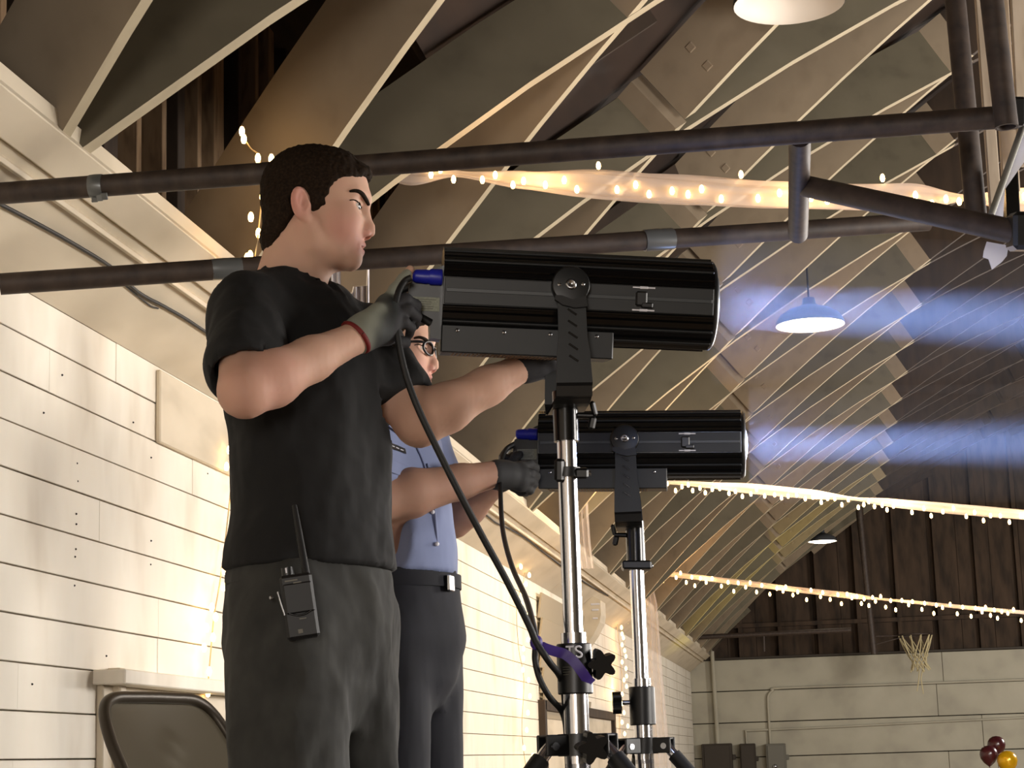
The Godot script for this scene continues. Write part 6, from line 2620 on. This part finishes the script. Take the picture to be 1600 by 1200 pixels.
func build_man_in_blue() -> void:
	var skin := lin(0.64, 0.495, 0.42)
	var H := 4.8
	var o := thing("person", "man in light blue uniform shirt, navy trousers and glasses behind the man in black", "person", Vector3(P(620, 800, H).x, 0.75, P(620, 800, H).z))
	var X := Vector3(cam_basis.x.x, 0, cam_basis.x.z).normalized()
	var Z := Vector3(cam_basis.z.x, 0, cam_basis.z.z).normalized()
	var face := (X * cos(deg_to_rad(22)) + Z * sin(deg_to_rad(22))).normalized()
	var t := mid_frame(P(620, 800, H), face)
	var S := P(566, 676, H - 0.16)
	var E := P(582, 784, H - 0.2)
	var W := P(776, 740, H - 0.04)
	var SL := P(650, 668, H + 0.16)
	var EL := P(708, 812, H + 0.22)
	var WL := P(782, 748, H + 0.14)
	var f := Field.new()
	f.cap(S, E, 0.056, 0.05, 0.02, skin)
	f.cap(E, E.lerp(W, 0.3), 0.05, 0.056, 0.02, skin)
	f.cap(E.lerp(W, 0.3), E.lerp(W, 0.7), 0.056, 0.042, 0.02, skin)
	f.cap(E.lerp(W, 0.7), W, 0.042, 0.033, 0.02, skin)
	f.cap(SL, EL, 0.05, 0.046, 0.02, skin)
	f.cap(EL, EL.lerp(WL, 0.3), 0.045, 0.047, 0.02, skin)
	f.cap(EL.lerp(WL, 0.3), WL, 0.047, 0.03, 0.02, skin)
	f.cap(S, SL, 0.055, 0.055, 0.03, skin)
	f.stack(t, trunk_rows(t, H, [[890, 622, 0.14, 0.11], [760, 616, 0.15, 0.115], [690, 612, 0.15, 0.1], [640, 606, 0.08, 0.07]]), 0.04, skin)
	f.cap(P(600, 660, H), P(608, 680, H), 0.05, 0.07, 0.03, skin)
	var body := Mb.new()
	f.build(body, 0.012, 0.012)
	var hx := (X * cos(0.2) + Z * sin(0.2)).normalized()
	var hy := (Vector3.UP + hx * 0.02).normalized()
	hx = hy.cross(hx.cross(hy)).normalized() * -1.0 if hy.cross(hx.cross(hy)).dot(hx) < 0.0 else hy.cross(hx.cross(hy)).normalized() * 1.0
	var ht := Transform3D(Basis(hx, hy, hx.cross(hy)), P(617, 549, H))
	place_head(ht, o, body, true)
	put("body", body, M.skin, o)
	# uniform shirt
	f = Field.new()
	f.stack(t, trunk_rows(t, H, [[905, 624, 0.165, 0.142], [860, 624, 0.168, 0.142], [800, 618, 0.17, 0.138], [740, 612, 0.175, 0.134], [690, 610, 0.165, 0.12], [655, 606, 0.11, 0.09]]), 0.04)
	f.cap(P(600, 650, H), S + Vector3(0, 0.01, 0), 0.07, 0.072, 0.05)
	f.cap(P(614, 648, H), SL + Vector3(0, 0.01, 0), 0.07, 0.07, 0.05)
	f.cap(S, S.lerp(E, 0.62), 0.076, 0.078, 0.04)
	f.cap(SL, SL.lerp(EL, 0.55), 0.072, 0.07, 0.04)
	f.cut_cap(S.lerp(E, 0.62) + (E - S).normalized() * 0.12, E + (E - S).normalized() * 0.1, 0.1, 0.1, 0.004)
	f.cut_cap(P(610, 610, H), P(608, 650, H), 0.08, 0.058, 0.008)
	cloth_noise(f, 61, 6.0, 0.008, Vector3(1, 0.6, 1))
	f.planes.append(Plane(Vector3.DOWN, -P(620, 902, H).y))
	var mb := Mb.new()
	f.build(mb, 0.011)
	var shirt := put("uniform_shirt", mb, M.shirt, o)
	# placket, collar, pocket flaps, name tag, all lying on the cloth
	var line := []
	for q: Vector2 in [Vector2(636, 672), Vector2(652, 700), Vector2(666, 735), Vector2(676, 775), Vector2(682, 830), Vector2(686, 895)]:
		line.append(skin_point(f, q.x, q.y, H, 0.002))
	mb = Mb.new()
	mb.tube(smooth_path(line, 6), 0.003, 6)
	put("placket", mb, M.shirt, shirt)
	for q in [[Vector2(606, 640), Vector2(630, 655), Vector2(636, 690), Vector2(606, 664)], [Vector2(640, 656), Vector2(652, 662), Vector2(656, 684), Vector2(642, 684)]]:
		put("collar", patch(f, q, H, 0.011), M.shirt, shirt)
	for q in [[Vector2(608, 716), Vector2(645, 732), Vector2(646, 750), Vector2(610, 737)], [Vector2(668, 724), Vector2(684, 738), Vector2(688, 758), Vector2(671, 744)]]:
		put("pocket_flap", patch(f, q, H, 0.006), M.shirt, shirt)
	put("name_tag", patch(f, [Vector2(607, 690), Vector2(633, 701), Vector2(635, 709), Vector2(609, 699)], H, 0.006), M.navy_tag, shirt)
	for k in 3:
		var u0 := 612.0 + 7.0 * k
		put("tag_letters", patch(f, [Vector2(u0, 695.5 + 3.0 * k), Vector2(u0 + 4.5, 697.3 + 3.0 * k), Vector2(u0 + 4.6, 698.6 + 3.0 * k), Vector2(u0 + 0.1, 696.8 + 3.0 * k)], H, 0.0075, 2, 1), M.white, shirt)
	for q: Vector2 in [Vector2(627, 741), Vector2(678, 750), Vector2(676, 800), Vector2(683, 850)]:
		mb = Mb.new()
		mb.ball(Transform3D(Basis().scaled(Vector3.ONE * 0.0055), skin_point(f, q.x, q.y, H, 0.005)), 10, 6)
		put("button", mb, M.white, shirt)
	# trousers and belt
	f = Field.new()
	f.stack(t, trunk_rows(t, H, [[892, 622, 0.158, 0.138], [930, 624, 0.168, 0.142], [1000, 632, 0.17, 0.146], [1060, 636, 0.14, 0.12], [1110, 640, 0.08, 0.08]]), 0.05)
	var hipR := P(610, 1000, H - 0.08)
	var hipL := P(662, 1000, H + 0.1)
	var footR := Vector3(P(606, 1200, H - 0.08).x, 0.85, P(606, 1200, H - 0.08).z)
	var footL := Vector3(P(672, 1200, H + 0.1).x, 0.85, P(672, 1200, H + 0.1).z)
	f.chain([hipR, hipR.lerp(footR, 0.5), footR], [0.105, 0.088, 0.085], 0.03)
	f.chain([hipL, hipL.lerp(footL, 0.5), footL], [0.1, 0.084, 0.08], 0.02)
	cloth_noise(f, 71, 5.0, 0.008, Vector3(1, 0.5, 1))
	f.planes.append(Plane(Vector3.UP, P(620, 895, H).y))
	mb = Mb.new()
	f.build(mb, 0.0125)
	put("trousers", mb, M.navy, o)
	mb = Mb.new()
	var by := P(640, 912, H).y
	var ring := []
	for i in 41:
		var a := TAU * i / 40.0
		var row := t * Vector3(cos(a) * 0.166, 0, sin(a) * 0.146)
		ring.append(Vector3(row.x, by, row.z) + X * 0.004)
	var rings := []
	for i in 41:
		var p: Vector3 = ring[i]
		var outw := (p - Vector3(t.origin.x, by, t.origin.z)).normalized() * 0.002
		rings.append([p + Vector3(0, 0.017, 0) + outw, p + Vector3(0, 0.017, 0) - outw, p - Vector3(0, 0.017, 0) - outw, p - Vector3(0, 0.017, 0) + outw])
	mb.loft(rings, false)
	var belt := put("belt", mb, M.navy, o)
	mb = Mb.new()
	var bt := Transform3D(Basis(face.cross(Vector3.UP), Vector3.UP, -face).rotated(Vector3.UP, 0.2), Vector3(0, P(700, 916, H).y, 0) + (t * Vector3(0.026, 0, -0.152)) * Vector3(1, 0, 1))
	mb.box(bt, Vector3(0.046, 0.038, 0.01), 0.002)
	put("buckle", mb, M.bolt, belt)
	for an: Vector3 in [footR, footL]:
		mb = Mb.new()
		f = Field.new()
		f.cap(Vector3(an.x, 0.8, an.z), Vector3(an.x, 0.795, an.z) + face * 0.17, 0.045, 0.04, 0.02)
		f.cap(Vector3(an.x, 0.87, an.z), Vector3(an.x, 0.8, an.z), 0.045, 0.048, 0.03)
		f.planes.append(Plane(Vector3.DOWN, -0.752))
		f.build(mb, 0.012)
		put("shoe", mb, M.gloss_black, o)
	# glasses
	mb = Mb.new()
	for s: float in [-1.0, 1.0]:
		var rim := []
		for i in 25:
			var a := TAU * i / 24.0
			var c := Vector2(cos(a), sin(a))
			rim.append(ht * Vector3(0.1015 - 0.011 * pow((0.033 + c.x * 0.023) / 0.05, 2.0), -0.003 + c.y * (0.0175 if c.y < 0 else 0.0155), s * (0.033 + c.x * 0.0235)))
		mb.tube(rim, 0.0034, 6, false)
		mb.tube(smooth_path([ht * Vector3(0.089, 0.008, 0.0555 * s), ht * Vector3(0.07, 0.008, 0.068 * s), ht * Vector3(0.02, 0.006, 0.077 * s), ht * Vector3(-0.03, 0.004, 0.079 * s)], 4), 0.0033, 6)
	mb.tube(smooth_path([ht * Vector3(0.1005, 0.002, 0.011), ht * Vector3(0.104, 0.004, 0), ht * Vector3(0.1005, 0.002, -0.011)], 3), 0.002, 6)
	put("glasses", mb, M.frames, o)
	# gloves at the rear of the farther follow spot
	var bk := lin(0.17, 0.175, 0.18)
	f = Field.new()
	var kn := J([Vector3(812, 730, H - 0.01), Vector3(816, 740, H - 0.02), Vector3(817, 750, H - 0.025), Vector3(814, 759, H - 0.02)])
	hand_field(f, P(783, 741, H - 0.03), kn, [
		J([Vector3(828, 726, H + 0.01), Vector3(836, 731, H + 0.04), Vector3(836, 737, H + 0.05)]),
		J([Vector3(830, 740, H - 0.01), Vector3(837, 744, H + 0.02), Vector3(836, 750, H + 0.04)]),
		J([Vector3(829, 751, H - 0.015), Vector3(834, 756, H + 0.01), Vector3(832, 761, H + 0.03)]),
		J([Vector3(824, 762, H - 0.01), Vector3(829, 766, H + 0.01), Vector3(827, 769, H + 0.02)])],
		J([Vector3(792, 748, H + 0.0), Vector3(803, 760, H + 0.02), Vector3(814, 768, H + 0.03), Vector3(822, 770, H + 0.04)]),
		[bk, bk, bk, bk, bk, bk], 0.0112)
	f.cap(P(776, 742, H - 0.04), P(792, 742, H - 0.03), 0.037, 0.034, 0.01, bk)
	mb = Mb.new()
	f.build(mb, 0.004, 0.004)
	put("glove", mb, M.glove, o)
	f = Field.new()
	kn = J([Vector3(802, 716, H + 0.16), Vector3(806, 722, H + 0.15), Vector3(808, 730, H + 0.15), Vector3(806, 737, H + 0.15)])
	hand_field(f, P(786, 742, H + 0.14), kn, [
		J([Vector3(812, 708, H + 0.17), Vector3(820, 706, H + 0.19), Vector3(824, 709, H + 0.2)]),
		J([Vector3(818, 718, H + 0.16), Vector3(826, 719, H + 0.18), Vector3(828, 723, H + 0.19)]),
		J([Vector3(820, 728, H + 0.16), Vector3(827, 731, H + 0.18), Vector3(828, 735, H + 0.19)]),
		J([Vector3(817, 739, H + 0.16), Vector3(823, 742, H + 0.18), Vector3(824, 745, H + 0.19)])],
		J([Vector3(790, 733, H + 0.14), Vector3(798, 722, H + 0.12), Vector3(806, 714, H + 0.11), Vector3(812, 710, H + 0.105)]),
		[bk, bk, bk, bk, bk, bk], 0.0112)
	f.cap(P(781, 749, H + 0.14), P(792, 738, H + 0.14), 0.034, 0.03, 0.01, bk)
	mb = Mb.new()
	f.build(mb, 0.004, 0.004)
	put("glove", mb, M.glove, o)
